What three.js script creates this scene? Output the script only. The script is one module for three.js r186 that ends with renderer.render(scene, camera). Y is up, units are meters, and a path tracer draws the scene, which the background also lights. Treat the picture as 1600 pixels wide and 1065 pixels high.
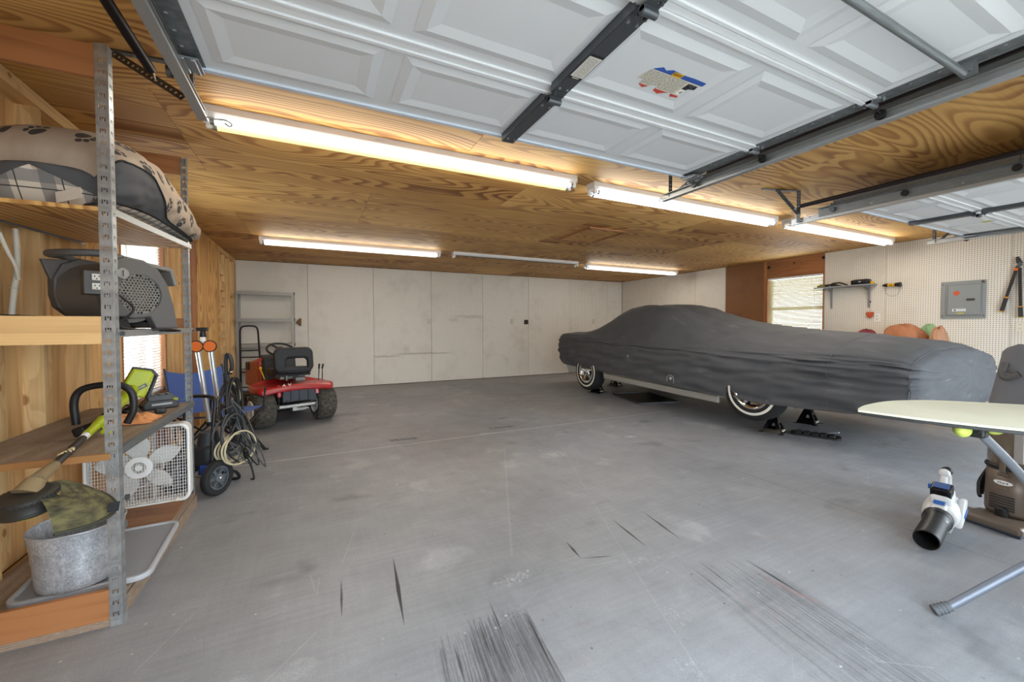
import * as THREE from 'three';
import { RoundedBoxGeometry } from 'three/addons/geometries/RoundedBoxGeometry.js';
import { mergeGeometries } from 'three/addons/utils/BufferGeometryUtils.js';
import { RectAreaLightUniformsLib } from 'three/addons/lights/RectAreaLightUniformsLib.js';

// ------------------------------------------------------------------ camera, sky, exposure
const scene = new THREE.Scene();
const camera = new THREE.PerspectiveCamera(2 * Math.atan(532.5 / 632) * 180 / Math.PI, 1600 / 1065, 0.05, 200);
camera.position.set(0, 1.2386, 0);
camera.rotation.set(-0.0262, -0.453, -0.0018, 'YXZ');
camera.setViewOffset(1600, 1065, 0, 7.1, 1600, 1065);
scene.add(camera);
const renderer = new THREE.WebGLRenderer({ antialias: true });
renderer.toneMapping = THREE.LinearToneMapping;
renderer.toneMappingExposure = 1.95;
renderer.shadowMap.enabled = true;
RectAreaLightUniformsLib.init();
scene.background = new THREE.Color().setRGB(0.80, 0.91, 1.0);   // bright overcast sky outside the open doors
scene.backgroundIntensity = 5.0;
const LAMP_GLOW = 1.5, LAMP_POWER = 12.5, LAMP_SIDE = 9;

// ------------------------------------------------------------------ helpers
let seed = 12345;
const rnd = () => { seed = (seed * 1664525 + 1013904223) >>> 0; return seed / 4294967296; };
const rr = (a, b) => a + (b - a) * rnd();
const PI = Math.PI, V3 = THREE.Vector3;
const v3 = (a) => (a.isVector3 ? a : new V3(a[0], a[1], a[2]));
const lerp = (a, b, t) => a + (b - a) * t, clamp = (x, a = 0, b = 1) => Math.min(b, Math.max(a, x));
const sstep = (a, b, x) => { const t = clamp((x - a) / (b - a)); return t * t * (3 - 2 * t); };
const perm = new Uint16Array(512); { const p = [...Array(256).keys()]; for (let i = 255; i > 0; i--) { const j = Math.floor(rnd() * (i + 1)); [p[i], p[j]] = [p[j], p[i]]; } for (let i = 0; i < 512; i++) perm[i] = p[i & 255]; }
const G2 = []; for (let i = 0; i < 256; i++) { const a = i / 256 * 2 * PI * 7.13; G2.push(Math.cos(a), Math.sin(a)); }
function noise(x, y) {     // perlin, about -0.7 .. 0.7
  const X = Math.floor(x), Y = Math.floor(y), fx = x - X, fy = y - Y, a = perm[X & 255], b = perm[(X + 1) & 255];
  const u = fx * fx * fx * (fx * (fx * 6 - 15) + 10), w = fy * fy * fy * (fy * (fy * 6 - 15) + 10), y0 = Y & 255, y1 = (Y + 1) & 255;
  const g = (h, dx, dy) => G2[h * 2] * dx + G2[h * 2 + 1] * dy;
  const n0 = g(perm[a + y0], fx, fy), n1 = g(perm[b + y0], fx - 1, fy), n2 = g(perm[a + y1], fx, fy - 1), n3 = g(perm[b + y1], fx - 1, fy - 1);
  return lerp(lerp(n0, n1, u), lerp(n2, n3, u), w);
}
const fbm = (x, y, o = 4) => { let s = 0, a = 1; for (let i = 0; i < o; i++, a *= 0.5) { s += a * noise(x, y); x = x * 2.03 + 17.3; y = y * 2.01 + 9.7; } return s; };
const hash2 = (x, y) => perm[(perm[x & 255] + y) & 255] / 255;
function tex(w, h, fn, { srgb = true, wrap = THREE.MirroredRepeatWrapping } = {}) {
  const d = new Uint8Array(w * h * 4);
  for (let y = 0, o = 0; y < h; y++) for (let x = 0; x < w; x++, o += 4) {
    const c = fn(x / w, y / h, x, y);
    d[o] = clamp(c[0], 0, 255); d[o + 1] = clamp(c[1], 0, 255); d[o + 2] = clamp(c[2], 0, 255); d[o + 3] = 255;
  }
  const t = new THREE.DataTexture(d, w, h); t.magFilter = THREE.LinearFilter; t.wrapS = t.wrapT = wrap;
  if (srgb) t.colorSpace = THREE.SRGBColorSpace; t.needsUpdate = true; return t;
}
function canvasTex(w, h, draw) {
  const c = document.createElement('canvas'); c.width = w; c.height = h; draw(c.getContext('2d'), w, h);
  const t = new THREE.CanvasTexture(c); t.colorSpace = THREE.SRGBColorSpace; t.magFilter = THREE.LinearFilter; return t;
}
const M = (color, roughness = 0.6, metalness = 0, extra = {}) => new THREE.MeshStandardMaterial({ color, roughness, metalness, ...extra });
const MP = (color, roughness, metalness, extra = {}) => new THREE.MeshPhysicalMaterial({ color, roughness, metalness, ...extra });
const mixc = (a, b, t) => [lerp(a[0], b[0], t), lerp(a[1], b[1], t), lerp(a[2], b[2], t)];

// geometry
const place = (g, p = [0, 0, 0], r = [0, 0, 0], s = 1) => g.applyMatrix4(new THREE.Matrix4().compose(v3(p), new THREE.Quaternion().setFromEuler(new THREE.Euler(...r)), typeof s === 'number' ? new V3(s, s, s) : v3(s)));
const box = (w, h, d, p = [0, 0, 0], r = [0, 0, 0]) => place(new THREE.BoxGeometry(w, h, d), p, r);
const span = (a, b) => box(Math.abs(b[0] - a[0]), Math.abs(b[1] - a[1]), Math.abs(b[2] - a[2]), [(a[0] + b[0]) / 2, (a[1] + b[1]) / 2, (a[2] + b[2]) / 2]);
const rbox = (w, h, d, rad, p = [0, 0, 0], r = [0, 0, 0], seg = 2) => place(new RoundedBoxGeometry(w, h, d, seg, Math.min(rad, w / 2.01, h / 2.01, d / 2.01)), p, r);
const cyl = (r1, r2, h, p = [0, 0, 0], r = [0, 0, 0], n = 20, open = false) => place(new THREE.CylinderGeometry(r1, r2, h, n, 1, open), p, r);
const sph = (r, p = [0, 0, 0], s = 1, n = 16) => place(new THREE.SphereGeometry(r, n, Math.ceil(n * 0.7)), p, [0, 0, 0], s);
const tor = (R, r, p = [0, 0, 0], rot = [0, 0, 0], arc = 2 * PI, n = 24, m = 8) => place(new THREE.TorusGeometry(R, r, m, n, arc), p, rot);
const rod = (a, b, r1, r2 = r1, n = 10) => { a = v3(a); b = v3(b); const d = b.clone().sub(a), g = new THREE.CylinderGeometry(r2, r1, d.length(), n); const q = new THREE.Quaternion().setFromUnitVectors(new V3(0, 1, 0), d.clone().normalize()); return g.applyMatrix4(new THREE.Matrix4().compose(a.add(b).multiplyScalar(0.5), q, new V3(1, 1, 1))); };
const bar = (a, b, w, t, up = [0, 1, 0]) => {   // rectangular bar from a to b, w across, t along up
  a = v3(a); b = v3(b); const z = b.clone().sub(a), L = z.length(); z.normalize(); const x = v3(up).clone().cross(z).normalize(), y = z.clone().cross(x);
  return new THREE.BoxGeometry(w, t, L).applyMatrix4(new THREE.Matrix4().makeBasis(x, y, z).setPosition(a.add(b).multiplyScalar(0.5)));
};
const tube = (pts, r, n = 48, m = 8, closed = false) => new THREE.TubeGeometry(new THREE.CatmullRomCurve3(pts.map(v3), closed, 'catmullrom', 0.5), n, r, m, closed);
const lathe = (pts, n = 32, p = [0, 0, 0], r = [0, 0, 0]) => place(new THREE.LatheGeometry(pts.map(([x, y]) => new THREE.Vector2(x, y)), n), p, r);
const shp = (pts, holes = []) => { const s = new THREE.Shape(pts.map(([x, y]) => new THREE.Vector2(x, y))); for (const h of holes) s.holes.push(h); return s; };
const hole = (x, y, r, n = 10) => { const p = new THREE.Path(); for (let i = 0; i <= n; i++) { const a = -i / n * 2 * PI; i ? p.lineTo(x + r * Math.cos(a), y + r * Math.sin(a)) : p.moveTo(x + r, y); } return p; };
const rhole = (x, y, w, h) => { const p = new THREE.Path(); p.moveTo(x - w / 2, y - h / 2); p.lineTo(x - w / 2, y + h / 2); p.lineTo(x + w / 2, y + h / 2); p.lineTo(x + w / 2, y - h / 2); p.closePath(); return p; };
const extr = (shape, depth, bevel = 0, p = [0, 0, 0], r = [0, 0, 0], seg = 8) => { const g = new THREE.ExtrudeGeometry(shape, { depth: depth - 2 * bevel, bevelEnabled: bevel > 0, bevelSize: bevel, bevelThickness: bevel, bevelSegments: 2, curveSegments: seg, bevelOffset: -bevel }); g.translate(0, 0, -(depth - 2 * bevel) / 2); return place(g, p, r); };
const roundRect = (w, h, r, cx = 0, cy = 0) => { const s = new THREE.Shape(), x = cx - w / 2, y = cy - h / 2; s.moveTo(x + r, y); s.lineTo(x + w - r, y); s.absarc(x + w - r, y + r, r, -PI / 2, 0); s.lineTo(x + w, y + h - r); s.absarc(x + w - r, y + h - r, r, 0, PI / 2); s.lineTo(x + r, y + h); s.absarc(x + r, y + h - r, r, PI / 2, PI); s.lineTo(x, y + r); s.absarc(x + r, y + r, r, PI, 1.5 * PI); return s; };
const roundRectHole = (w, h, r, cx = 0, cy = 0) => new THREE.Path(roundRect(w, h, r, cx, cy).getPoints(6).reverse());
function grid(nu, nv, f, closeU = false) {     // parametric sheet with uv
  const pos = [], uv = [], idx = [];
  for (let j = 0; j <= nv; j++) for (let i = 0; i <= nu; i++) { const p = f(i / nu, j / nv); pos.push(p[0], p[1], p[2]); uv.push(p[3] ?? i / nu, p[4] ?? j / nv); }
  for (let j = 0; j < nv; j++) for (let i = 0; i < nu; i++) { const a = j * (nu + 1) + i, b = a + 1, c = a + nu + 1, d = c + 1; idx.push(a, b, d, a, d, c); }
  const g = new THREE.BufferGeometry(); g.setAttribute('position', new THREE.Float32BufferAttribute(pos, 3)); g.setAttribute('uv', new THREE.Float32BufferAttribute(uv, 2)); g.setIndex(idx); g.computeVertexNormals();
  if (closeU) { const n = g.attributes.normal; for (let j = 0; j <= nv; j++) { const a = j * (nu + 1), b = a + nu; const s = new V3().fromBufferAttribute(n, a).add(new V3().fromBufferAttribute(n, b)).normalize(); n.setXYZ(a, s.x, s.y, s.z); n.setXYZ(b, s.x, s.y, s.z); } }
  return g;
}
function sweep(prof, path, closed = true) {    // flat profile [x, n] along a path [y, z] at a fixed x: rails and tracks
  const P = path.map(([y, z]) => [y, z]), pos = [], idx = [], m = prof.length;
  P.forEach((p, i) => { const a = P[Math.max(0, i - 1)], b = P[Math.min(P.length - 1, i + 1)], L = Math.hypot(b[0] - a[0], b[1] - a[1]), ty = (b[0] - a[0]) / L, tz = (b[1] - a[1]) / L; for (const [x, n] of prof) pos.push(x, p[0] + n * -tz * -1, p[1] - n * ty); });
  for (let i = 0; i < P.length - 1; i++) for (let k = 0; k < (closed ? m : m - 1); k++) { const a = i * m + k, b = i * m + (k + 1) % m, c = a + m, d = b + m; idx.push(a, b, d, a, d, c); }
  const g = new THREE.BufferGeometry(); g.setAttribute('position', new THREE.Float32BufferAttribute(pos, 3)); g.setIndex(idx); const f = g.toNonIndexed(); f.computeVertexNormals(); f.setAttribute('uv', new THREE.Float32BufferAttribute(new Float32Array(f.attributes.position.count * 2), 2)); return f;
}
function merged(list) {
  if (!Array.isArray(list)) return list;
  if (list.length === 1) return list[0];
  return mergeGeometries(list.map((g) => { const q = g.index ? g.toNonIndexed() : g; for (const k of Object.keys(q.attributes)) if (!['position', 'normal', 'uv'].includes(k)) q.deleteAttribute(k); if (!q.attributes.uv) q.setAttribute('uv', new THREE.Float32BufferAttribute(new Float32Array(q.attributes.position.count * 2), 2)); return q; }));
}
// uv in metres: the texture's v runs along axis g, u across
function guv(geo, g, LU, LV, ou = 0, ov = 0) {
  const p = geo.attributes.position, n = geo.attributes.normal, uv = new Float32Array(p.count * 2), get = (a, i, k) => (k === 0 ? a.getX(i) : k === 1 ? a.getY(i) : a.getZ(i));
  for (let i = 0; i < p.count; i++) {
    const nn = [Math.abs(n.getX(i)), Math.abs(n.getY(i)), Math.abs(n.getZ(i))], d = nn.indexOf(Math.max(...nn));
    let vv = g, uu; const others = [0, 1, 2].filter((k) => k !== d);
    if (d === g) [uu, vv] = others; else uu = others.find((k) => k !== g);
    uv[i * 2] = get(p, i, uu) / LU + ou; uv[i * 2 + 1] = get(p, i, vv) / LV + ov;
  }
  geo.setAttribute('uv', new THREE.BufferAttribute(uv, 2)); return geo;
}

// objects
const taken = new Map();
const numbered = (n) => { const k = taken.get(n) ?? 0; taken.set(n, k + 1); return k ? n + '_' + String(k).padStart(3, '0') : n; };
function tag(o, label, category, group) { o.userData.label = label; o.userData.category = category; if (group) o.userData.group = group; return o; }
function thing(name, label, category, p = [0, 0, 0], ry = 0, group) { const o = new THREE.Group(); o.name = numbered(name); o.position.set(...p); o.rotation.y = ry; scene.add(o); return tag(o, label, category, group); }
function part(parent, name, geo, mat, label) { const m = new THREE.Mesh(merged(geo), mat); m.name = name; m.castShadow = m.receiveShadow = true; parent.add(m); if (label) m.userData.label = label; return m; }
function solo(name, label, category, geo, mat, group) { const m = part(scene, numbered(name), geo, mat); return tag(m, label, category, group); }
function struct(name, geo, mat, label) { const m = part(scene, name, geo, mat); m.userData.kind = 'structure'; if (label) m.userData.label = label; return m; }
function structGroup(name, label) { const o = new THREE.Group(); o.name = name; o.userData.kind = 'structure'; if (label) o.userData.label = label; scene.add(o); return o; }
function copyOf(o, name, label) { const c = o.clone(); c.name = numbered(name); scene.add(c); if (label) c.userData = { ...o.userData, label }; return c; }

// ------------------------------------------------------------------ surface textures
// fir plywood: wild flat-sawn figure; grain along v
const plyTex = (sd, lo, hi, W = 512, H = 1024) => tex(W, H, (u, v) => {
  const x = u * 1.22, y = v * 2.44;
  const warp = 0.10 * noise(x * 6 + sd, y * 1.1), f = fbm(x * 1.9 + sd, y * 0.38 + sd * 1.7, 2) * 2.6 + x * 1.7 + warp;
  let r = f * 4.6; r -= Math.floor(r); const late = sstep(0.30, 0.80, r) * (1 - sstep(0.86, 1, r));
  const fine = noise(x * 120, y * 3) + 0.7 * noise(x * 45, y * 2), patch = clamp(0.5 + 0.9 * fbm(x * 1.6 + 40 + sd, y * 0.6 + 3, 3));
  const t = clamp(0.16 + 0.66 * late * (0.25 + 0.9 * patch) + 0.10 * fine + 0.25 * (patch - 0.5));
  return mixc(hi, lo, t);
});
const PLY = [plyTex(1.3, [134, 84, 36], [222, 176, 104]), plyTex(7.7, [128, 78, 32], [216, 168, 96]), plyTex(15.1, [138, 88, 40], [226, 180, 108])];
const pineTex = (sd, lo, hi, knots = 7) => { const ks = []; for (let i = 0; i < knots; i++) ks.push([rnd(), rnd() * 2, 0.010 + rnd() * 0.014]);
  return tex(512, 1024, (u, v) => {
    const x = u * 0.6, y = v * 2.4; let bend = 0, kn = 0;
    for (const [kx, ky, kr] of ks) { const dx = x - kx * 0.6, dy = (y - ky * 1.2), d2 = (dx * dx) / (kr * kr * 9) + (dy * dy) / (kr * kr * 30); bend += 1.6 * Math.exp(-d2) * Math.sign(dx || 1) * Math.min(1, Math.abs(dx) / kr); const dd = Math.hypot(dx, dy * 0.7) / kr; kn = Math.max(kn, 1 - sstep(0.55, 1.1, dd)); }
    const f = x * 17 + 2.4 * noise(x * 3 + sd, y * 0.7) + bend; let r = f - Math.floor(f); const late = sstep(0.35, 0.9, r) * (1 - sstep(0.92, 1, r));
    const t = clamp(0.14 + 0.20 * late + 0.12 * noise(x * 160, y * 3) + 0.45 * fbm(x * 4 + sd, y * 1.1, 3) + 0.75 * kn);
    return mixc(hi, lo, t);
  }); };
const PINE = [pineTex(2.2, [160, 112, 62], [234, 200, 146]), pineTex(5.9, [152, 104, 58], [226, 184, 126])];
const REDWOOD = pineTex(9.4, [112, 70, 40], [184, 132, 84], 3);
const plyM = PLY.map((t) => M(0xffffff, 0.62, 0, { map: t, bumpMap: t, bumpScale: 0.0008 }));
const pineM = PINE.map((t) => M(0xffffff, 0.7, 0, { map: t, bumpMap: t, bumpScale: 0.0006 }));
const redM = M(0xe6d6cc, 0.62, 0, { map: REDWOOD, bumpMap: REDWOOD, bumpScale: 0.0006 });
const darkWoodM = M(0x5a3a20, 0.8);
const wood = (g, axis, mat = pineM[Math.floor(rnd() * 2)]) => [guv(g, axis, mat === redM || pineM.includes(mat) ? 0.6 : 1.22, mat === redM || pineM.includes(mat) ? 2.4 : 2.44, rnd() * 4, rnd() * 4), mat];
// pegboard: real 25.4 mm pitch; dirt in blotches
const pegTex = (sd, base, dirt, holeC, amount, smears = []) => tex(672, 1344, (u, v, x, y) => {
  const hx = (x % 14) - 6.5, hy = (y % 14) - 6.5, d = Math.hypot(hx, hy);
  let s = clamp(0.6 * fbm(u * 2.4 + sd, v * 4 + sd, 4) + 0.2 * fbm(u * 8 + sd, v * 16, 3)) * amount + 0.06 * hash2(x, y);
  for (const [su, sv, sw, sh, k] of smears) { const du = (u - su) / sw, dv = (v - sv + 0.006 * noise(u * 14, sd)) / sh; s += k * Math.exp(-du * du * du * du - dv * dv) * (0.7 + 0.6 * noise(u * 40, v * 90)); }
  const c = mixc(base, dirt, clamp(s)); return mixc(c, holeC, 1 - sstep(1.9, 2.9, d));
}, { wrap: THREE.RepeatWrapping });
const PEG = [pegTex(3.1, [230, 223, 212], [166, 154, 134], [58, 48, 38], 0.32), pegTex(8.6, [227, 220, 208], [156, 146, 128], [58, 48, 38], 0.42), pegTex(5.2, [228, 221, 209], [140, 132, 118], [58, 48, 38], 0.3, [[0.1, 0.245, 0.32, 0.006, 0.7], [0.78, 0.262, 0.4, 0.007, 0.75], [0.55, 0.30, 0.05, 0.03, 0.3]]), pegTex(12.7, [226, 219, 206], [140, 132, 118], [58, 48, 38], 0.3, [[0.1, 0.258, 0.25, 0.006, 0.7], [0.72, 0.60, 0.3, 0.008, 0.45], [0.85, 0.585, 0.25, 0.006, 0.4], [0.42, 0.565, 0.10, 0.02, 0.3]])];
const pegM = PEG.map((t) => M(0xffffff, 0.55, 0, { map: t }));
const brownPegM = M(0xffffff, 0.6, 0, { map: pegTex(21, [132, 84, 40], [98, 58, 26], [40, 22, 10], 0.9) });
// metals and plain finishes
const galvT = tex(512, 512, (u, v) => { const n = fbm(u * 14, v * 14, 3), c = Math.floor(8 * (0.5 + 0.6 * noise(u * 34 + n, v * 34 - n))) / 8, k = 150 + 46 * c + 22 * n; return [k, k + 3, k + 4]; });
const galvM = M(0xffffff, 0.42, 0.75, { map: galvT });
const galvDull = M(0xc4c6c8, 0.5, 0.7, { map: galvT });
const steelM = M(0xa8acb2, 0.34, 0.85), steelDark = M(0x5c6064, 0.42, 0.7), chromeM = M(0xe4e6ea, 0.08, 1.0);
const blackM = M(0x131314, 0.5), blackGloss = M(0x0e0e10, 0.22), rubberM = M(0x1c1c1d, 0.8), darkGreyM = M(0x2c2d30, 0.5), greyM = M(0x7c7e80, 0.5), whiteM = M(0xeae9e6, 0.4), creamM = M(0xd9cfae, 0.5), redPaint = MP(0xa31216, 0.35, 0, { clearcoat: 0.5, clearcoatRoughness: 0.2 });
const limeM = M(0xa9b516, 0.45), orangeM = M(0xd96a1c, 0.5), yellowM = M(0xd9a514, 0.45);

// ================================================================== SETTING
const XL = -1.29, XR = 7.7155, ZB = -8.836, ZF = 0.42, HC = 2.454, JX = 3.22, JZ = -4.27;
// ---- floor: four painted concrete slabs with sawn joints between them
{
  const fl = structGroup('floor', 'grey painted concrete floor');
  part(fl, 'joint_bed', span([XL - 0.2, -0.12, ZB - 0.1], [XR + 0.2, -0.012, ZF + 0.2]), M(0xb9b7b0, 0.9));
  const marks = (x0, z0, x1, z1, px) => {        // slab paint with scuffs, tyre rubber, stains
    const W = px, H = Math.round(px * (z1 - z0) / (x1 - x0)), sc = W / (x1 - x0);
    return canvasTex(W, H, (c) => {
      const im = c.createImageData(W, H), d = im.data;
      for (let y = 0, o = 0; y < H; y++) for (let x = 0; x < W; x++, o += 4) {
        const X = x0 + x / sc, Z = z0 + y / sc;
        const big = fbm(X * 0.8 + 5, Z * 0.8, 4), mid = fbm(X * 5, Z * 5 + 8, 3), brush = noise(X * 3.1 + 40, Z * 46) + 0.6 * noise(X * 40, Z * 4), g = hash2(x + (y >> 1) * 7, y + (x >> 2) * 3) - 0.5;
        let k = 137 + 13 * big + 8 * mid + 6 * brush + 15 * g; const warm = 4 * fbm(X * 0.5 + 60, Z * 0.5, 3);
        const wear = sstep(0.34, 0.6, fbm(X * 2.2 + 90, Z * 2.2, 4)); k += 14 * wear * (0.4 + hash2(x >> 1, y >> 1));
        const stain = sstep(0.42, 0.75, fbm(X * 1.5 + 20, Z * 2.4 + 31, 4)); k -= 22 * stain;
        d[o] = k + warm - 1; d[o + 1] = k; d[o + 2] = k + 3 - warm; d[o + 3] = 255;
      }
      c.putImageData(im, 0, 0);
      const T = ([X, Z]) => [(X - x0) * sc, (Z - z0) * sc];
      const line = (pts, w, col, a) => { c.globalAlpha = a; c.strokeStyle = col; c.lineWidth = w * sc; c.lineCap = 'round'; c.beginPath(); pts.forEach((p, i) => { const q = T(p); i ? c.lineTo(...q) : c.moveTo(...q); }); c.stroke(); c.globalAlpha = 1; };
      const spindle = (a, b, w, col, al) => { c.globalAlpha = al; c.fillStyle = col; const p = T(a), q = T(b), dx = q[0] - p[0], dy = q[1] - p[1], L = Math.hypot(dx, dy), nx = -dy / L * w * sc / 2, ny = dx / L * w * sc / 2; c.beginPath(); c.moveTo(...p); c.lineTo(lerp(p[0], q[0], 0.55) + nx, lerp(p[1], q[1], 0.55) + ny); c.lineTo(...q); c.lineTo(lerp(p[0], q[0], 0.5) - nx, lerp(p[1], q[1], 0.5) - ny); c.fill(); c.globalAlpha = 1; };
      seed = 777;
      const streaks = (poly, dir, n, w, al, col = '#26272a') => { c.save(); c.beginPath(); poly.forEach((p, i) => { const q = T(p); i ? c.lineTo(...q) : c.moveTo(...q); }); c.clip(); const xs = poly.map((p) => p[0]), zs = poly.map((p) => p[1]), X0 = Math.min(...xs), X1 = Math.max(...xs), Z0 = Math.min(...zs), Z1 = Math.max(...zs); for (let i = 0; i < n; i++) { const a = [rr(X0 - 0.1, X1 + 0.1), rr(Z0 - 0.1, Z1)], L = rr(0.08, 0.5); line([a, [a[0] + dir[0] * L, a[1] + dir[1] * L]], w * rr(0.4, 1.6), col, al * rr(0.25, 1)); } c.restore(); };
      const blot = (X, Z, rx, rz, col, al, n = 60) => { n *= 5; al *= 0.55; for (let i = 0; i < n; i++) { const a = rnd() * 2 * PI, r = Math.pow(rnd(), 0.8); const q = T([X + Math.cos(a) * r * rx, Z + Math.sin(a) * r * rz]); c.globalAlpha = al * rr(0.2, 1); c.fillStyle = col; c.beginPath(); c.ellipse(q[0], q[1], Math.max(0.6, rr(0.1, 1) * rx * 0.11 * sc), Math.max(0.6, rr(0.1, 1) * rz * 0.11 * sc), rnd() * 3, 0, 7); c.fill(); } c.globalAlpha = 1; };
      // turning tyre marks
      // rubber laid down in bundles of fine parallel scratches with ragged starts and gaps
      const rubber = (xa, xb, top, len, dir, n, al) => { for (let i = 0; i < n; i++) { const f = rnd(), x = lerp(xa, xb, f), lane = 0.35 + 0.9 * Math.abs(noise(f * 17 + xa * 9, 2.5)), s = Math.pow(rnd(), 1.4) * len, L = rr(0.04, 0.30), z = top(f) + s; line([[x + dir * s, z], [x + dir * (s + L), z + L]], 0.0028 * rr(0.4, 1.7), '#2a2b30', clamp(al * lane * rr(0.2, 1.1))); } };
      rubber(0.40, 0.815, (f) => -1.60 + 0.06 * f + 0.05 * (1 - f) * rnd() + (f < 0.35 ? 0.10 * rnd() : 0), 0.8, -0.12, 1500, 0.30); rubber(0.56, 0.80, (f) => -1.60 + 0.05 * f, 0.5, -0.12, 520, 0.34); spindle([0.808, -1.55], [0.75, -1.18], 0.010, '#1d1e20', 0.7); spindle([0.60, -1.56], [0.575, -1.36], 0.010, '#1d1e20', 0.6); spindle([0.47, -1.5], [0.45, -1.28], 0.009, '#1d1e20', 0.55); spindle([0.69, -1.66], [0.655, -1.4], 0.008, '#1d1e20', 0.6);
      rubber(1.66, 2.08, (f) => -1.50 + 0.14 * f + 0.12 * rnd(), 1.3, -0.16, 1700, 0.19); rubber(1.80, 2.04, (f) => -1.32 + 0.05 * f, 0.9, -0.16, 700, 0.20); spindle([1.80, -1.47], [1.76, -1.2], 0.008, '#1d1e20', 0.5); spindle([1.72, -1.43], [1.68, -1.15], 0.007, '#1d1e20', 0.45);
      spindle([0.36, -2.203], [0.316, -1.668], 0.018, '#1d1e20', 0.85); spindle([0.099, -2.117], [0.086, -1.834], 0.010, '#1d1e20', 0.7);
      spindle([1.949, -2.024], [1.89, -1.647], 0.014, '#1d1e20', 0.8); spindle([1.694, -2.029], [1.655, -1.672], 0.014, '#1d1e20', 0.8); spindle([2.035, -1.368], [2.0, -1.031], 0.014, '#1d1e20', 0.8);
      spindle([1.281, -1.93], [1.258, -1.749], 0.014, '#1d1e20', 0.8); spindle([1.258, -1.749], [1.433, -1.69], 0.012, '#2d2e30', 0.6);
      streaks([[1.95, -1.22], [2.02, -1.22], [2.03, -1.0], [1.98, -1.0]], [0.15, 1], 40, 0.004, 0.5, '#b0605c'); streaks([[1.7, -1.2], [1.8, -1.2], [1.8, -1.0], [1.7, -1.0]], [-0.2, 1], 14, 0.004, 0.4, '#b0605c');
      streaks([[2.2, -1.5], [2.45, -1.42], [2.44, -1.36], [2.2, -1.44]], [1, 0.3], 12, 0.004, 0.4, '#b0605c'); blot(1.0, -1.35, 0.05, 0.03, '#a85854', 0.35, 12); blot(0.86, -1.2, 0.04, 0.03, '#a85854', 0.4, 10);
      // damp-looking grid prints and oil spots
      streaks([[0.69, -4.55], [0.99, -4.5], [1.02, -4.42], [0.72, -4.44]], [0.1, 1], 120, 0.012, 0.35); streaks([[1.86, -4.52], [2.15, -4.5], [2.2, -4.43], [1.9, -4.44]], [0.1, 1], 120, 0.012, 0.4);
      blot(1.855, -3.816, 0.08, 0.06, '#3a3a38', 0.35); blot(0.95, -3.79, 0.10, 0.05, '#a58a6a', 0.3, 30); streaks([[2.1, -2.76], [2.32, -2.68], [2.3, -2.6], [2.14, -2.68]], [0.2, 1], 40, 0.008, 0.35, '#7a6a4c');
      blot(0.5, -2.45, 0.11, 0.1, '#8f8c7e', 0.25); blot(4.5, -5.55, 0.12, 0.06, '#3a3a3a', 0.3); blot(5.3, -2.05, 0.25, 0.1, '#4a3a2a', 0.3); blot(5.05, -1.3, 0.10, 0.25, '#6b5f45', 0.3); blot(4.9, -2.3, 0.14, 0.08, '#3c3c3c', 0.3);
      // white scuffs
      blot(2.047, -3.295, 0.16, 0.09, '#dcdcda', 0.4, 60); blot(3.147, -3.452, 0.09, 0.05, '#dcdcda', 0.6, 60); blot(1.38, -1.22, 0.06, 0.06, '#e4e4e2', 0.3, 14); blot(1.2, -1.0, 0.07, 0.06, '#e4e4e2', 0.3, 14); blot(1.55, -1.6, 0.1, 0.06, '#dcdcda', 0.2, 30); blot(0.85, -1.75, 0.1, 0.04, '#dcdcda', 0.35, 50);
      line([[2.622, -4.297], [2.08, -3.073], [1.556, -1.835], [1.34, -1.284], [1.211, -0.953], [1.05, -0.5]], 0.007, '#cfd0d0', 0.11); line([[1.707, -3.69], [1.313, -2.793], [0.938, -1.933]], 0.014, '#d0d1d2', 0.12);
      for (let i = 0; i < 130; i++) { const a = [rr(x0, x1), rr(z0, z1)], t = rnd() * 6.3, L = rr(0.03, 0.4); line([a, [a[0] + Math.cos(t) * L, a[1] + Math.sin(t) * L]], 0.003, rnd() < 0.6 ? '#d8d8d8' : '#56575a', rr(0.08, 0.32)); }
      for (let i = 0; i < 240; i++) { const q = T([rr(x0, x1), rr(z0, z1)]); c.globalAlpha = rr(0.2, 0.7); c.fillStyle = rnd() < 0.5 ? '#e6e6e4' : '#3b3a38'; c.beginPath(); c.arc(q[0], q[1], rr(0.002, 0.006) * sc, 0, 7); c.fill(); }
      c.globalAlpha = 1;
    });
  };
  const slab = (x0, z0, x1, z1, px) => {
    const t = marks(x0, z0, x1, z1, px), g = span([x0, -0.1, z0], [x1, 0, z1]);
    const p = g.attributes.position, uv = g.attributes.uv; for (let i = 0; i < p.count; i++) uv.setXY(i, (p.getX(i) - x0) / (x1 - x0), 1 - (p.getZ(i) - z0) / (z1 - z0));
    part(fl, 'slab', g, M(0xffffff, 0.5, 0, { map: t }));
  };
  const j = 0.005;
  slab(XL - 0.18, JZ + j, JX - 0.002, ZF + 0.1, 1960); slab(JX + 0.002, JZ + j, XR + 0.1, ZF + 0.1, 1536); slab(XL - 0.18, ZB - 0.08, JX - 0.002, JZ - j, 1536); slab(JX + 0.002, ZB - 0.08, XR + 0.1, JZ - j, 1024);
  part(fl, 'joint_sealant', span([XL - 0.1, -0.011, JZ - 0.0045], [XR, -0.0005, JZ + 0.0045]), M(0xd9d9d4, 0.8), 'white sealant in the floor joint');
  seed = 4242;
}
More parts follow.
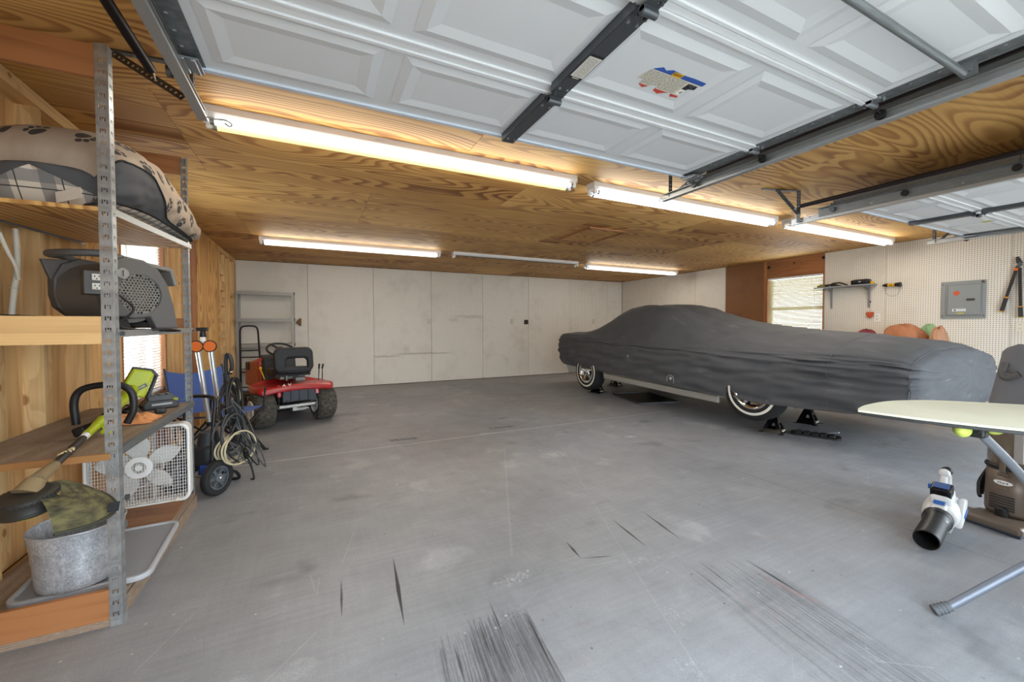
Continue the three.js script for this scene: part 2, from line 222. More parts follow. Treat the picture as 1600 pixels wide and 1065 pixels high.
// ---- ceiling: plywood sheets, staggered, grain along x
{
  const ce = structGroup('ceiling', 'varnished fir plywood ceiling');
  part(ce, 'ceiling_deck', span([XL - 0.2, HC + 0.012, ZB - 0.1], [XR + 0.2, HC + 0.14, ZF + 0.2]), darkWoodM);
  const rows = [[0.5, -0.25, 0.3], [-0.25, -1.47, -0.745], [-1.47, -2.69, 0.98], [-2.69, -3.91, -0.745], [-3.91, -5.13, 0.475], [-5.13, -6.35, -0.745], [-6.35, -7.57, 0.475], [-7.57, -8.83, -0.745]];
  for (const [z1, z0, xs] of rows) {
    const cuts = [XL - 0.1]; for (let x = xs - 2.44 * 2; x < XR; x += 2.44) if (x > XL - 0.02) cuts.push(x); cuts.push(XR + 0.02);
    for (let i = 0; i < cuts.length - 1; i++) { const g = span([cuts[i] + 0.0015, HC, z0 + 0.0015], [cuts[i + 1] - 0.0015, HC + 0.0115, z1 - 0.0015]); const m = plyM[Math.floor(rnd() * 3)]; part(ce, 'plywood_sheet', guv(g, 0, 1.22, 2.44, rnd() * 4, rnd() * 4), m); }
  }
}
// ---- back wall
const pegSheet = (parent, a, b, m, out) => {  // a,b opposite corners; out = axis of the thin side
  const g = span(a, b), p = g.attributes.position, uv = g.attributes.uv;
  for (let i = 0; i < p.count; i++) uv.setXY(i, (out === 2 ? p.getX(i) - a[0] : p.getZ(i) - a[2]) / 1.2192, (p.getY(i)) / 2.4384);
  return part(parent, 'pegboard_sheet', g, m);
};
{
  const w = structGroup('wall_back', 'white painted pegboard back wall');
  part(w, 'wall_core', span([XL - 0.2, 0, ZB - 0.14], [XR + 0.2, HC + 0.1, ZB - 0.02]), darkWoodM);
  const xs = [XL]; for (let i = 0; i < 7; i++) xs.push(-0.1196 + i * 1.2192); xs.push(XR);
  for (let i = 0; i < 8; i++) pegSheet(w, [xs[i] + 0.003, 0.012, ZB - 0.02], [xs[i + 1] - 0.003, HC - 0.01, ZB + (i % 2) * 0.0015], pegM[[1, 0, 2, 3, 1, 0, 1, 0][i]], 2);
}
// ---- right wall
const RW = { z0: -4.81, z1: -3.84, y0: 0.95, y1: 2.135 };
{
  const w = structGroup('wall_right', 'white pegboard right wall with a brown pegboard sheet by the window');
  const core = (z0, z1, y0, y1) => span([XR + 0.03, y0, z0], [XR + 0.17, y1, z1]);
  part(w, 'wall_core', [core(ZB - 0.1, RW.z0, 0, HC + 0.1), core(RW.z1, ZF + 0.1, 0, HC + 0.1), core(RW.z0, RW.z1, 0, RW.y0), core(RW.z0, RW.z1, RW.y1, HC + 0.1)], darkWoodM);
  const sheets = [[-8.82, -7.62], [-7.62, -6.40], [-6.40, -5.665]];
  sheets.forEach(([a, b], i) => pegSheet(w, [XR, 0.01, a + 0.002], [XR + 0.03, HC - 0.005, b - 0.002], pegM[i % 2], 0));
  pegSheet(w, [XR + 0.012, 0.01, -5.665], [XR + 0.03, HC - 0.005, -4.86], brownPegM, 0).userData.label = 'unpainted brown pegboard sheet';
  [[-3.835, -3.02], [-3.02, -1.80], [-1.80, -0.58], [-0.58, 0.42]].forEach(([a, b], i) => pegSheet(w, [XR, 0.01, a + 0.002], [XR + 0.03, HC - 0.005, b - 0.002], pegM[(i + 1) % 2], 0));
  const hd = (n, g, ax, m) => { const [q, mm] = wood(g, ax, m); return part(w, n, q, mm); };
  hd('header_board', span([XR + 0.01, RW.y1, -4.835], [XR + 0.03, HC - 0.002, -3.84]), 2, redM);
  hd('stud', span([XR, 0.9, -4.86], [XR + 0.03, HC, -4.81]), 1, redM);
  part(w, 'knot', [cyl(0.03, 0.03, 0.004, [XR + 0.009, 2.33, -4.775], [0, 0, PI / 2], 14), cyl(0.026, 0.026, 0.004, [XR + 0.009, 2.38, -3.86], [0, 0, PI / 2], 14)], M(0x24120a, 0.7), 'dark knot in the board');
  part(w, 'below_window', span([XR, 0, -4.835], [XR + 0.03, RW.y0, -3.84]), whiteM);
}
// ---- left wall: open studs over vertical board sheathing, plywood patch, window
const LW = { z0: -4.93, z1: -3.965, y0: 0.62, y1: 2.06 };
{
  const w = structGroup('wall_left', 'unfinished wooden left wall of studs and vertical boards'), XS = XL - 0.09;
  const core = (z0, z1, y0, y1) => span([XS - 0.18, y0, z0], [XS - 0.025, y1, z1]);
  part(w, 'wall_core', [core(ZB - 0.1, LW.z0, 0, HC + 0.1), core(LW.z1, ZF + 0.1, 0, HC + 0.1), core(LW.z0, LW.z1, 0, LW.y0), core(LW.z0, LW.z1, LW.y1, HC + 0.1)], darkWoodM);
  const wd = (n, g, ax, m) => { const [q, mm] = wood(g, ax, m); return part(w, n, q, mm); };
  let z = ZF; while (z > ZB) {
    const wdt = rr(0.17, 0.23), zz = Math.max(ZB, z - wdt), off = rr(0, 0.008), y0 = 0.05;
    const seg = (a, b) => wd('board', span([XS - 0.025, a, zz + 0.003], [XS + off, b, z - 0.003]), 1);
    if (z <= LW.z1 + 0.02 && zz >= LW.z0 - 0.02 || (z > LW.z0 && zz < LW.z1)) { seg(y0, LW.y0); seg(LW.y1, HC); } else seg(y0, HC);
    z = zz;
  }
  for (let k = -6; k <= 14; k++) { const zc = -3.03 - k * 0.4064; if (zc > 0.35 || zc < ZB + 0.02 || (zc < LW.z1 + 0.03 && zc > LW.z0 - 0.03)) continue; wd('stud', span([XS, 0.04, zc - 0.019], [XL + rr(-0.004, 0), 2.385, zc + 0.019]), 1); }
  wd('stud', span([XS, 0.04, LW.z1 + 0.005], [XL, 2.385, LW.z1 + 0.043]), 1); wd('stud', span([XS, 0.04, LW.z0 - 0.045], [XL, 2.385, LW.z0 - 0.007]), 1, redM);
  wd('sill_plate', span([XS, 0, ZB], [XL, 0.04, ZF]), 2); wd('top_plate', span([XS, 2.385, ZB], [XL + 0.004, 2.45, ZF]), 2);
  { const g = span([XL - 0.001, 0.02, -7.35], [XL + 0.012, 2.44, -6.1]); part(w, 'plywood_sheet', guv(g, 1, 1.22, 2.44, 0.3, 0.1), plyM[2]); }
  // blocking between the last studs by the corner
  for (let i = 0; i < 9; i++) wd('blocking', span([XS, 0.25 * i + 0.05, -8.0], [XL - 0.01, 0.25 * i + 0.16 + rr(0, 0.05), -7.62]), 2);
  wd('corner_post', span([XS, 0.04, ZB + 0.005], [XL - 0.004, 2.385, ZB + 0.12]), 1);
  wd('board', span([XL - 0.01, 0.04, -6.09], [XL + 0.006, 2.385, -5.86]), 1, redM);
}
// ---- front wall with two door openings behind the camera
{
  const w = structGroup('wall_front', 'front wall with two garage door openings'), s = (x0, x1, y0, y1) => span([x0, y0, ZF], [x1, y1, ZF + 0.14]);
  part(w, 'wall_core', [s(XL - 0.2, -0.40, 0, HC + 0.1), s(2.28, 3.98, 0, HC + 0.1), s(6.68, XR + 0.2, 0, HC + 0.1), s(-0.40, 2.28, 2.11, HC + 0.1), s(3.98, 6.68, 2.11, HC + 0.1)], M(0x9a7a50, 0.8));
}
// ---- windows with glass and blinds
const blindM = MP(0xf3f1ea, 0.9, 0, { transmission: 0.11, thickness: 0 }), creamBlindM = MP(0xb9ae8c, 0.9, 0, { transmission: 0.03, thickness: 0 }), glassM = MP(0xffffff, 0.03, 0, { transmission: 1, thickness: 0, ior: 1.45 });
function windowAt(n, x, sgn, W, label) {       // sgn: +1 the room lies at larger x
  const g = structGroup('window_' + n, label), { z0, z1, y0, y1 } = W, xo = x - sgn * 0.11, fr = M(0xe9e6df, 0.5);
  const rail = (nm, a, b) => part(g, nm, span(a, b), fr);
  for (const [ya, yb] of [[y0, y0 + 0.045], [y1 - 0.045, y1], [(y0 + y1) / 2 - 0.02, (y0 + y1) / 2 + 0.02]]) rail('sash_rail', [xo - 0.02, ya, z0], [xo + 0.02, yb, z1]);
  for (const [a, b] of [[z0, z0 + 0.045], [z1 - 0.045, z1]]) rail('sash_stile', [xo - 0.02, y0, a], [xo + 0.02, y1, b]);
  for (const [ya, yb] of [[y0 + 0.045, (y0 + y1) / 2 - 0.02], [(y0 + y1) / 2 + 0.02, y1 - 0.045]]) part(g, 'glass_pane', span([xo - 0.002, ya, z0 + 0.045], [xo + 0.002, yb, z1 - 0.045]), glassM);
  const jm = (a, b, ax) => { const [q, mm] = wood(span(a, b), ax, redM); part(g, 'jamb', q, mm); };
  jm([x - sgn * 0.14, y0, z0 - 0.005], [x + sgn * 0.004, y1, z0 + 0.016], 1); jm([x - sgn * 0.14, y0, z1 - 0.016], [x + sgn * 0.004, y1, z1 + 0.005], 1); jm([x - sgn * 0.14, y1 - 0.015, z0], [x + sgn * 0.004, y1 + 0.006, z1], 2); jm([x - sgn * 0.14, y0 - 0.006, z0], [x + sgn * 0.004, y0 + 0.015, z1], 2);
  return g;
}
function blind(x, sgn, W, yb, label, mat) {
  const { z0, z1, y1 } = W, L = z1 - z0 - 0.04, zc = (z0 + z1) / 2, b = thing('window_blind', label, 'blind', [x, 0, zc], 0);
  part(b, 'headrail', box(0.032, 0.035, L + 0.006, [0, y1 - 0.035, 0]), whiteM);
  const sg = grid(3, 1, (u, v) => { const s = (u - 0.5) * 0.028; return [s * 0.52 * sgn, 0.84 * s - 14 * (s * s) * 0.5, (v - 0.5) * L]; });
  for (let y = y1 - 0.07, i = 0; y > yb + 0.02; y -= 0.026, i++) { const m = part(b, 'slat', sg, mat); m.position.set(0, y, 0); m.rotation.x = rr(-0.0015, 0.0015); }
  part(b, 'bottom_rail', box(0.026, 0.014, L, [0, yb + 0.008, 0]), whiteM);
  for (const s of [-0.33, 0.33]) part(b, 'ladder_cord', rod([0.014 * sgn, yb, s * L], [0.014 * sgn, y1 - 0.05, s * L], 0.0012, 0.0012, 5), whiteM);
  part(b, 'tilt_wand', rod([0.02 * sgn, y1 - 0.75, L * 0.36], [0.02 * sgn, y1 - 0.06, L * 0.36], 0.004, 0.004, 6), whiteM);
}
windowAt(1, XL, 1, LW, 'window in the wooden left wall'); windowAt(2, XR, -1, { ...RW, z0: RW.z0 + 0.01 }, 'window in the right wall');
blind(XL - 0.03, 1, LW, LW.y0 + 0.02, 'white slatted window blind in the plank wall behind the rack', blindM);
blind(XR + 0.03, -1, RW, RW.y0 + 0.06, 'cream slatted window blind beside the brown pegboard', creamBlindM);

// ---- ground outside the doors
struct('ground', [span([-14, -0.14, ZF + 0.14], [22, -0.02, 26])], M(0xb9b7b0, 0.9), 'concrete driveway outside');

// ================================================================== CEILING FIXTURES
const tubeMats = {};
function stripLight(x0, x1, zc, hue, label, lit = true) {
  const L = x1 - x0, f = thing('strip_light', label, 'ceiling light', [(x0 + x1) / 2, HC, zc], 0, 'eight-foot strip lights');
  part(f, 'housing', extr(shp([[-0.056, 0], [-0.056, -0.036], [-0.030, -0.052], [0.030, -0.052], [0.056, -0.036], [0.056, 0]]), L, 0.002, [0, 0, 0], [0, PI / 2, 0]), M(0xe2dedb, 0.45));
  part(f, 'housing_seam', [box(0.004, 0.038, 0.114, [0.08, -0.019, 0]), box(0.06, 0.006, 0.004, [-0.3, -0.02, 0.057])], M(0xd8d4d0, 0.5));
  for (const s of [-1, 1]) { part(f, 'end_cap', rbox(0.006, 0.058, 0.114, 0.002, [s * (L / 2 + 0.001), -0.028, 0]), whiteM); for (const k of [-1, 1]) part(f, 'lamp_holder', [rbox(0.022, 0.062, 0.026, 0.006, [s * (L / 2 - 0.012), -0.064, k * 0.036]), cyl(0.013, 0.013, 0.012, [s * (L / 2 - 0.028), -0.079, k * 0.036], [0, 0, PI / 2], 12)], whiteM); }
  if (!lit) { part(f, 'reflector_slot', box(L - 0.12, 0.004, 0.05, [0, -0.0535, 0]), M(0x4c3a28, 0.6), 'dark slot under the empty housing'); return f; }
  hue.forEach((c, i) => {
    const k = i ? 1 : -1, key = c.join(); tubeMats[key] ??= M(0x8c8c8c, 0.4, 0, { emissive: new THREE.Color().setRGB(...c), emissiveIntensity: LAMP_GLOW });
    const t = part(f, 'lamp_tube', cyl(0.019, 0.019, L - 0.07, [0, -0.081, k * 0.036], [0, 0, PI / 2], 14), tubeMats[key]);
    for (const e of [-1, 1]) part(t, 'tube_cap', cyl(0.0195, 0.0195, 0.02, [e * (L / 2 - 0.045), -0.081, k * 0.036], [0, 0, PI / 2], 14), steelM);
  });
  const lamp = (w, h, p, rx, ry, k) => { const l = new THREE.RectAreaLight(new THREE.Color().setRGB(...hue[1]), k, w, h); l.position.set(...p); l.rotation.set(rx, ry, 0); l.castShadow = true; l.name = 'strip_light_glow'; f.add(l); };
  lamp(L - 0.1, 0.1, [0, -0.104, 0], -PI / 2, 0, LAMP_POWER);                                                        // the tubes seen from below
  lamp(L - 0.1, 0.038, [0, -0.081, 0.058], 0, PI, LAMP_SIDE); lamp(L - 0.1, 0.038, [0, -0.081, -0.058], 0, 0, LAMP_SIDE);   // and from either side
  return f;
}
const warm = [0.44, 0.375, 0.13], neutral = [1.0, 0.95, 0.84], cool = [0.93, 0.97, 1.0];
stripLight(-0.54, 1.925, -2.80, [warm, neutral], 'lit strip light with a yellowish tube beside the first open door');
stripLight(2.13, 4.655, -2.835, [cool, cool], 'lit bluish-white strip light between the two open doors');
stripLight(4.86, 7.26, -2.81, [neutral, neutral], 'lit strip light in front of the second open door');
stripLight(-0.66, 1.84, -6.455, [neutral, neutral], 'lit strip light above the riding mower');
stripLight(2.05, 4.51, -6.43, [neutral, neutral], 'unlit strip light without tubes near the back wall', false);
stripLight(4.76, 7.22, -6.51, [cool, neutral], 'lit strip light above the covered car');

{ // attic hatch
  const h = thing('attic_hatch', 'plywood attic hatch with wooden trim in the ceiling', 'hatch', [3.345, HC, -4.435]);
  part(h, 'panel', guv(box(0.50, 0.01, 0.64, [0, -0.006, 0]), 0, 1.22, 2.44, 0.2, 0.7), plyM[1]);
  for (const [w, d, x, z, ax] of [[0.60, 0.03, 0, 0.35, 0], [0.60, 0.03, 0, -0.35, 0], [0.03, 0.68, -0.285, 0, 2], [0.03, 0.68, 0.285, 0, 2]]) part(h, 'trim', guv(box(w, 0.018, d, [x, -0.009, z]), ax, 0.6, 2.4, rnd(), rnd()), redM);
}

// ================================================================== GARAGE DOORS
const doorM = M(0xd6d8db, 0.5), doorEdge = M(0xdcdddf, 0.45);
const punch = (L, w, t, pitch, r) => { const hs = []; for (let x = pitch * 0.6; x < L - pitch * 0.3; x += pitch) hs.push(hole(x, 0, r, 8)); return extr(shp([[0, -w / 2], [L, -w / 2], [L, w / 2], [0, w / 2]], hs), t); };
// perforated angle iron from a to b; flanges span u and w directions
function perfAngle(a, b, u, w = 0.032) {
  a = v3(a); b = v3(b); const L = a.distanceTo(b), x = b.clone().sub(a).normalize(), y = v3(u).clone().sub(x.clone().multiplyScalar(v3(u).dot(x))).normalize(), z = x.clone().cross(y);
  const g1 = punch(L, w, 0.0022, 0.030, 0.0062).translate(0, w / 2, 0), g2 = place(punch(L, w, 0.0022, 0.030, 0.0062), [0, 0, w / 2], [PI / 2, 0, 0]);
  const mm = new THREE.Matrix4().makeBasis(x, y, z).setPosition(a); return [g1.applyMatrix4(mm), g2.applyMatrix4(mm)];
}
function ridgePanel(w, d) {       // stamped rectangle: edge, ridge towards the room (down), sunk field
  const ring = [[w / 2, d / 2, 0], [w / 2 - 0.036, d / 2 - 0.036, -0.009], [w / 2 - 0.076, d / 2 - 0.076, -0.0015]], pos = [];
  const c = ([a, b, y]) => [[-a, y, -b], [a, y, -b], [a, y, b], [-a, y, b]];
  const quad = (p, q, r, s) => pos.push(...p, ...q, ...r, ...p, ...r, ...s);
  for (let k = 0; k < 2; k++) { const o = c(ring[k]), i = c(ring[k + 1]); for (let e = 0; e < 4; e++) quad(o[e], o[(e + 1) % 4], i[(e + 1) % 4], i[e]); }
  const f = c(ring[2]); quad(f[0], f[1], f[2], f[3]);
  const g = new THREE.BufferGeometry(); g.setAttribute('position', new THREE.Float32BufferAttribute(pos, 3)); g.computeVertexNormals(); g.setAttribute('uv', new THREE.Float32BufferAttribute(new Float32Array(pos.length / 3 * 2), 2)); return g;
}
function hingeGeo() { return [extr(shp([[-0.045, -0.028], [0.045, -0.028], [0.05, 0], [0.045, 0.028], [-0.045, 0.028], [-0.05, 0]], [hole(-0.03, 0.012, 0.005), hole(0.03, 0.012, 0.005), hole(-0.03, -0.012, 0.005), hole(0.03, -0.012, 0.005)]), 0.003, 0, [0, -0.003, 0], [PI / 2, 0, PI / 2]), cyl(0.013, 0.013, 0.058, [0, -0.016, 0], [0, 0, PI / 2], 12), box(0.058, 0.018, 0.02, [0, -0.009, 0]), ...[[0.018, 0.034], [-0.018, 0.034], [0.018, -0.034], [-0.018, -0.034]].map(([x, z]) => cyl(0.006, 0.006, 0.008, [x, -0.008, z], [0, 0, 0], 6))]; }
function garageDoor(x0, x1, y, zTop, label, rodToo) {
  const W = x1 - x0, d = thing('garage_door', label, 'garage door', [(x0 + x1) / 2, y, zTop], 0, 'raised sectional doors'), T = 0.045;
  const lens = [0.485, 0.535, 0.535, 0.535]; let z = 0; const pg = {};
  lens.forEach((L, i) => {
    const s = part(d, 'section', box(W, T, L - 0.012, [0, T / 2, z + L / 2]), doorM), n = 4, pw = (W - 0.13) / n, pl = L - (i ? 0.15 : 0.13);
    pg[pl] ??= ridgePanel(pw - 0.07, pl);
    for (let k = 0; k < n; k++) { const m = part(s, 'raised_panel', pg[pl], doorM); m.position.set((k - 1.5) * pw, -0.001, z + L / 2 + (i ? 0 : 0.01)); }
    // meeting rails
    const zz = z + L; if (i < 3) part(s, 'meeting_rail', [box(W - 0.11, 0.016, 0.016, [0, -0.007, zz - 0.022]), box(W - 0.11, 0.010, 0.012, [0, -0.004, zz + 0.024]), box(W - 0.11, 0.02, 0.026, [0, 0.002, zz + 0.002])], doorEdge);
    if (!i) part(s, 'top_edge', [box(W - 0.05, 0.012, 0.02, [0, -0.004, 0.012]), box(W - 0.05, 0.05, 0.008, [0, T / 2, 0.0])], M(0xc9d2dd, 0.4));
    // stiles
    const hs = []; for (let q = 0.05; q < L - 0.03; q += 0.085) hs.push(hole(q, 0.012, 0.007, 8), hole(q + 0.03, -0.016, 0.004, 6));
    for (const sd of [-1, 1]) part(s, 'end_stile', [place(extr(shp([[0.01, -0.035], [L - 0.01, -0.035], [L - 0.01, 0.035], [0.01, 0.035]], hs), 0.003), [sd * (W / 2 - 0.032), -0.002, z + 0.0], [PI / 2, 0, PI / 2].map((v, k) => (k === 1 ? 0 : v))), box(0.004, T + 0.01, L - 0.012, [sd * (W / 2 + 0.001), T / 2 - 0.004, z + L / 2])], galvDull, 'galvanized edge strip');
    const st = part(s, 'center_stile', [box(0.062, 0.004, L - 0.05, [0, -0.036, z + L / 2]), box(0.004, 0.036, L - 0.05, [-0.031, -0.018, z + L / 2]), box(0.004, 0.036, L - 0.05, [0.031, -0.018, z + L / 2])], steelDark, 'dark grey steel centre stile');
    for (const q of [0.07, L - 0.07]) for (const h of [-0.018, 0.018]) part(st, 'bolt', cyl(0.006, 0.006, 0.005, [h, -0.04, z + q], [0, 0, 0], 6), steelM);
    z += L;
  });
  let hz = 0; lens.slice(0, 3).forEach((L) => { hz += L;
    for (const xx of [0, -W / 2 + 0.03, W / 2 - 0.03]) { const h = part(d, 'hinge', hingeGeo(), xx ? steelM : steelDark); h.position.set(xx, xx ? -0.003 : -0.038, hz); }
    for (const s of [-1, 1]) part(d, 'roller', [rod([s * (W / 2 - 0.02), -0.022, hz], [s * (W / 2 + 0.05), -0.045, hz], 0.005), cyl(0.021, 0.021, 0.016, [s * (W / 2 + 0.045), -0.045, hz], [0, 0, PI / 2], 16), tor(0.017, 0.006, [s * (W / 2 + 0.045), -0.045, hz], [0, PI / 2, 0], 2 * PI, 16, 6)], blackM, 'black wheel on a steel stem');
  });
  for (const s of [-1, 1]) { // top roller brackets
    const b = part(d, 'top_bracket', [rbox(0.10, 0.006, 0.10, 0.002, [s * (W / 2 - 0.01), -0.02, 0.055]), ...[-0.032, 0, 0.032].map((q) => rbox(0.016, 0.012, 0.10, 0.004, [s * (W / 2 - 0.01) + q, -0.025, 0.055])), box(0.10, 0.035, 0.004, [s * (W / 2 - 0.01), -0.004, 0.004])], steelM, 'ribbed silver roller bracket');
    part(b, 'roller', [rod([s * (W / 2), -0.03, 0.02], [s * (W / 2 + 0.05), -0.05, 0.02], 0.005), cyl(0.021, 0.021, 0.016, [s * (W / 2 + 0.045), -0.045, 0.02], [0, 0, PI / 2], 16)], steelDark);
  }
  if (rodToo) part(d, 'reinforcing_pipe', [rod([-W / 2 + 0.06, -0.05, 1.31], [W / 2 - 0.06, -0.05, 1.31], 0.0125), box(0.09, 0.006, 0.03, [-W / 2 + 0.04, -0.038, 1.31], [0, 0, -0.25]), box(0.09, 0.006, 0.03, [W / 2 - 0.04, -0.038, 1.31], [0, 0, 0.25]), ...[-1, 1].flatMap((s) => [box(0.05, 0.05, 0.04, [s * (W / 2 - 0.02), -0.02, 1.31])])], galvDull, 'galvanized stiffening pipe across the door');
  return d;
}
const door1 = garageDoor(-0.43, 2.26, 2.232, -1.955, 'open white raised-panel garage door with a torn sticker', true);
const door2 = garageDoor(3.985, 6.67, 2.262, -1.93, 'open white raised-panel garage door above the covered car', false);
{ // labels
  const warn = canvasTex(256, 160, (c, w, h) => { c.fillStyle = '#d7d4cc'; c.fillRect(0, 0, w, h); c.fillStyle = '#1a1a1a'; c.fillRect(0, 0, 24, h); c.fillRect(w - 22, 0, 22, h); c.fillStyle = '#e8e4da'; c.save(); c.translate(18, h / 2); c.rotate(-PI / 2); c.font = 'bold 18px sans-serif'; c.textAlign = 'center'; c.fillText('WARNING', 0, 0); c.restore(); c.fillStyle = '#55524c'; for (let i = 0; i < 9; i++) { let x = 32; while (x < w - 34) { const L = 6 + rnd() * 20; c.fillRect(x, 14 + i * 15, Math.min(L, w - 34 - x), 5); x += L + 5; } } });
  const g = new THREE.BoxGeometry(0.054, 0.001, 0.15); const m = part(door1, 'warning_label', g, [steelDark, steelDark, steelDark, M(0xffffff, 0.5, 0, { map: warn }), steelDark, steelDark].map((x) => x), 'white warning label with fine print');
  m.position.set(0, -0.039, 0.485 + 0.22); warn.rotation = PI / 2; warn.center.set(0.5, 0.5);
  const st = canvasTex(512, 256, (c, w, h) => { c.fillStyle = '#cfc9bb'; c.fillRect(0, 0, w, h); c.fillStyle = '#2f56a6'; c.fillRect(0, 0, w, 44); c.fillStyle = '#d9a21c'; c.fillRect(190, 4, 90, 44); c.fillStyle = '#40300c'; for (let i = 0; i < 5; i++) c.fillRect(200 + i * 15, 14, 9, 20); c.fillStyle = '#5c5950'; for (let i = 0; i < 12; i++) { let x = 14; while (x < 370) { const L = 8 + rnd() * 34; c.fillRect(x, 56 + i * 12, Math.min(L, 370 - x), 4); x += L + 7; } } c.fillStyle = '#16161a'; c.fillRect(390, 60, 110, 66); c.fillStyle = '#7c8086'; for (let i = 0; i < 26; i++) c.fillRect(394 + rnd() * 100, 64 + rnd() * 55, 8, 4); c.fillStyle = '#efebe2'; c.fillRect(390, 130, 80, 60); c.fillStyle = '#222'; c.font = 'bold 40px sans-serif'; c.fillText('4', 410, 176); c.fillStyle = '#c5483c'; c.fillRect(0, 204, w, 52); for (let i = 0; i < 90; i++) { c.fillStyle = ['#e2ddd2', '#b9b2a2', '#8f897c'][i % 3]; c.fillRect(rnd() * 370, 50 + rnd() * 150, 3 + rnd() * 14, 2 + rnd() * 3); } });
  const pts = [[-0.17, 0.02], [-0.155, 0.062], [-0.12, 0.088], [-0.09, 0.075], [-0.06, 0.092], [0.02, 0.085], [0.09, 0.088], [0.17, 0.086], [0.175, 0.064], [0.155, 0.05], [0.16, 0.02], [0.125, 0.012], [0.12, -0.03], [0.135, -0.068], [0.09, -0.075], [0.075, -0.05], [0.04, -0.062], [0.01, -0.085], [-0.03, -0.07], [-0.035, -0.03], [-0.07, -0.045], [-0.10, -0.075], [-0.135, -0.06], [-0.14, -0.02], [-0.175, -0.028]].map(([x, y]) => [x * 0.82, y * 0.82]);
  const sg = extr(shp(pts), 0.0012, 0, [0, 0, 0], [PI / 2, 0, 0]), p = sg.attributes.position, uv = sg.attributes.uv; for (let i = 0; i < p.count; i++) uv.setXY(i, (p.getX(i) + 0.1435) / 0.287, 0.5 + p.getZ(i) / 0.148);
  part(door1, 'torn_sticker', sg, M(0xffffff, 0.55, 0, { map: st }), 'torn printed sticker in white, blue, yellow and red').position.set(0.40, -0.004, 0.485 + 0.235);
  part(door2, 'sticker', box(0.16, 0.001, 0.06), M(0xb8b04a, 0.6), 'small yellow sticker').position.set(0.62, -0.004, 0.485 - 0.12);
}
// tracks: C-channel open towards the door, horizontal run, bend, vertical run
function track(x, y, sgn, z0, label, zEnd = 0.05) {
  const t = thing('door_track', label, 'track', [0, 0, 0], 0, 'door tracks'), R = 0.30, path = [[y, z0], [y, zEnd]];
  for (let i = 1; i <= 8; i++) { const a = i / 8 * PI / 2; path.push([y - R * (1 - Math.cos(a)), zEnd + R * Math.sin(a)]); } path.push([0.02, zEnd + R]);
  const w = 0.05, k = 0.003, prof = [[0, 0], [0, w], [-sgn * 0.028, w], [-sgn * 0.028, w - k], [-sgn * k, w - k], [-sgn * k, k], [-sgn * 0.034, k], [-sgn * 0.034, 0.010], [-sgn * 0.037, 0.010], [-sgn * 0.037, 0]].map(([a, b]) => [x + a, b]);
  part(t, 'rail', sgn > 0 ? sweep(prof, path) : sweep(prof.slice().reverse(), path), galvM);
  part(t, 'reinforcing_angle', [box(0.003, 0.07, 1.75, [x + sgn * 0.002, y + 0.055, z0 + 1.1]), box(0.035, 0.003, 1.75, [x + sgn * 0.018, y + 0.089, z0 + 1.1])], galvDull);
  for (const q of [0.15, 0.6, 1.1, 1.6]) part(t, 'bolt', cyl(0.007, 0.007, 0.008, [x + sgn * 0.005, y + 0.04, z0 + q], [0, 0, PI / 2], 6), steelM);
  return t;
}
function hanger(t, pts, u) { for (const [a, b] of pts) part(t, 'hanger_strap', perfAngle(a, b, u), steelDark, 'perforated steel hanger'); }
function spring(x, y, z0, z1, label) {
  const s = thing('door_spring', label, 'spring', [0, 0, 0], 0, 'extension springs of the doors');
  const r = 0.018, n = Math.round((z1 - z0) / 0.0075), pts = []; for (let i = 0; i <= n; i++) { pts.push([r - 0.0025, z0 + (z1 - z0) * i / n], [r, z0 + (z1 - z0) * (i + 0.5) / n]); }
  part(s, 'coil', place(new THREE.LatheGeometry([[0.001, z0], ...pts, [0.001, z1]].map(([a, b]) => new THREE.Vector2(a, b)), 14), [x, y, 0], [PI / 2, 0, 0]), M(0x2b2426, 0.45, 0.5));
  part(s, 'hook', [tube([[x, y, z0], [x, y, z0 - 0.035], [x, y - 0.014, z0 - 0.05], [x, y - 0.024, z0 - 0.035]], 0.003, 16, 6), tube([[x, y, z1], [x, y, z1 + 0.06], [x, y, z1 + 0.12]], 0.003, 8, 6)], steelM);
  return s;
}
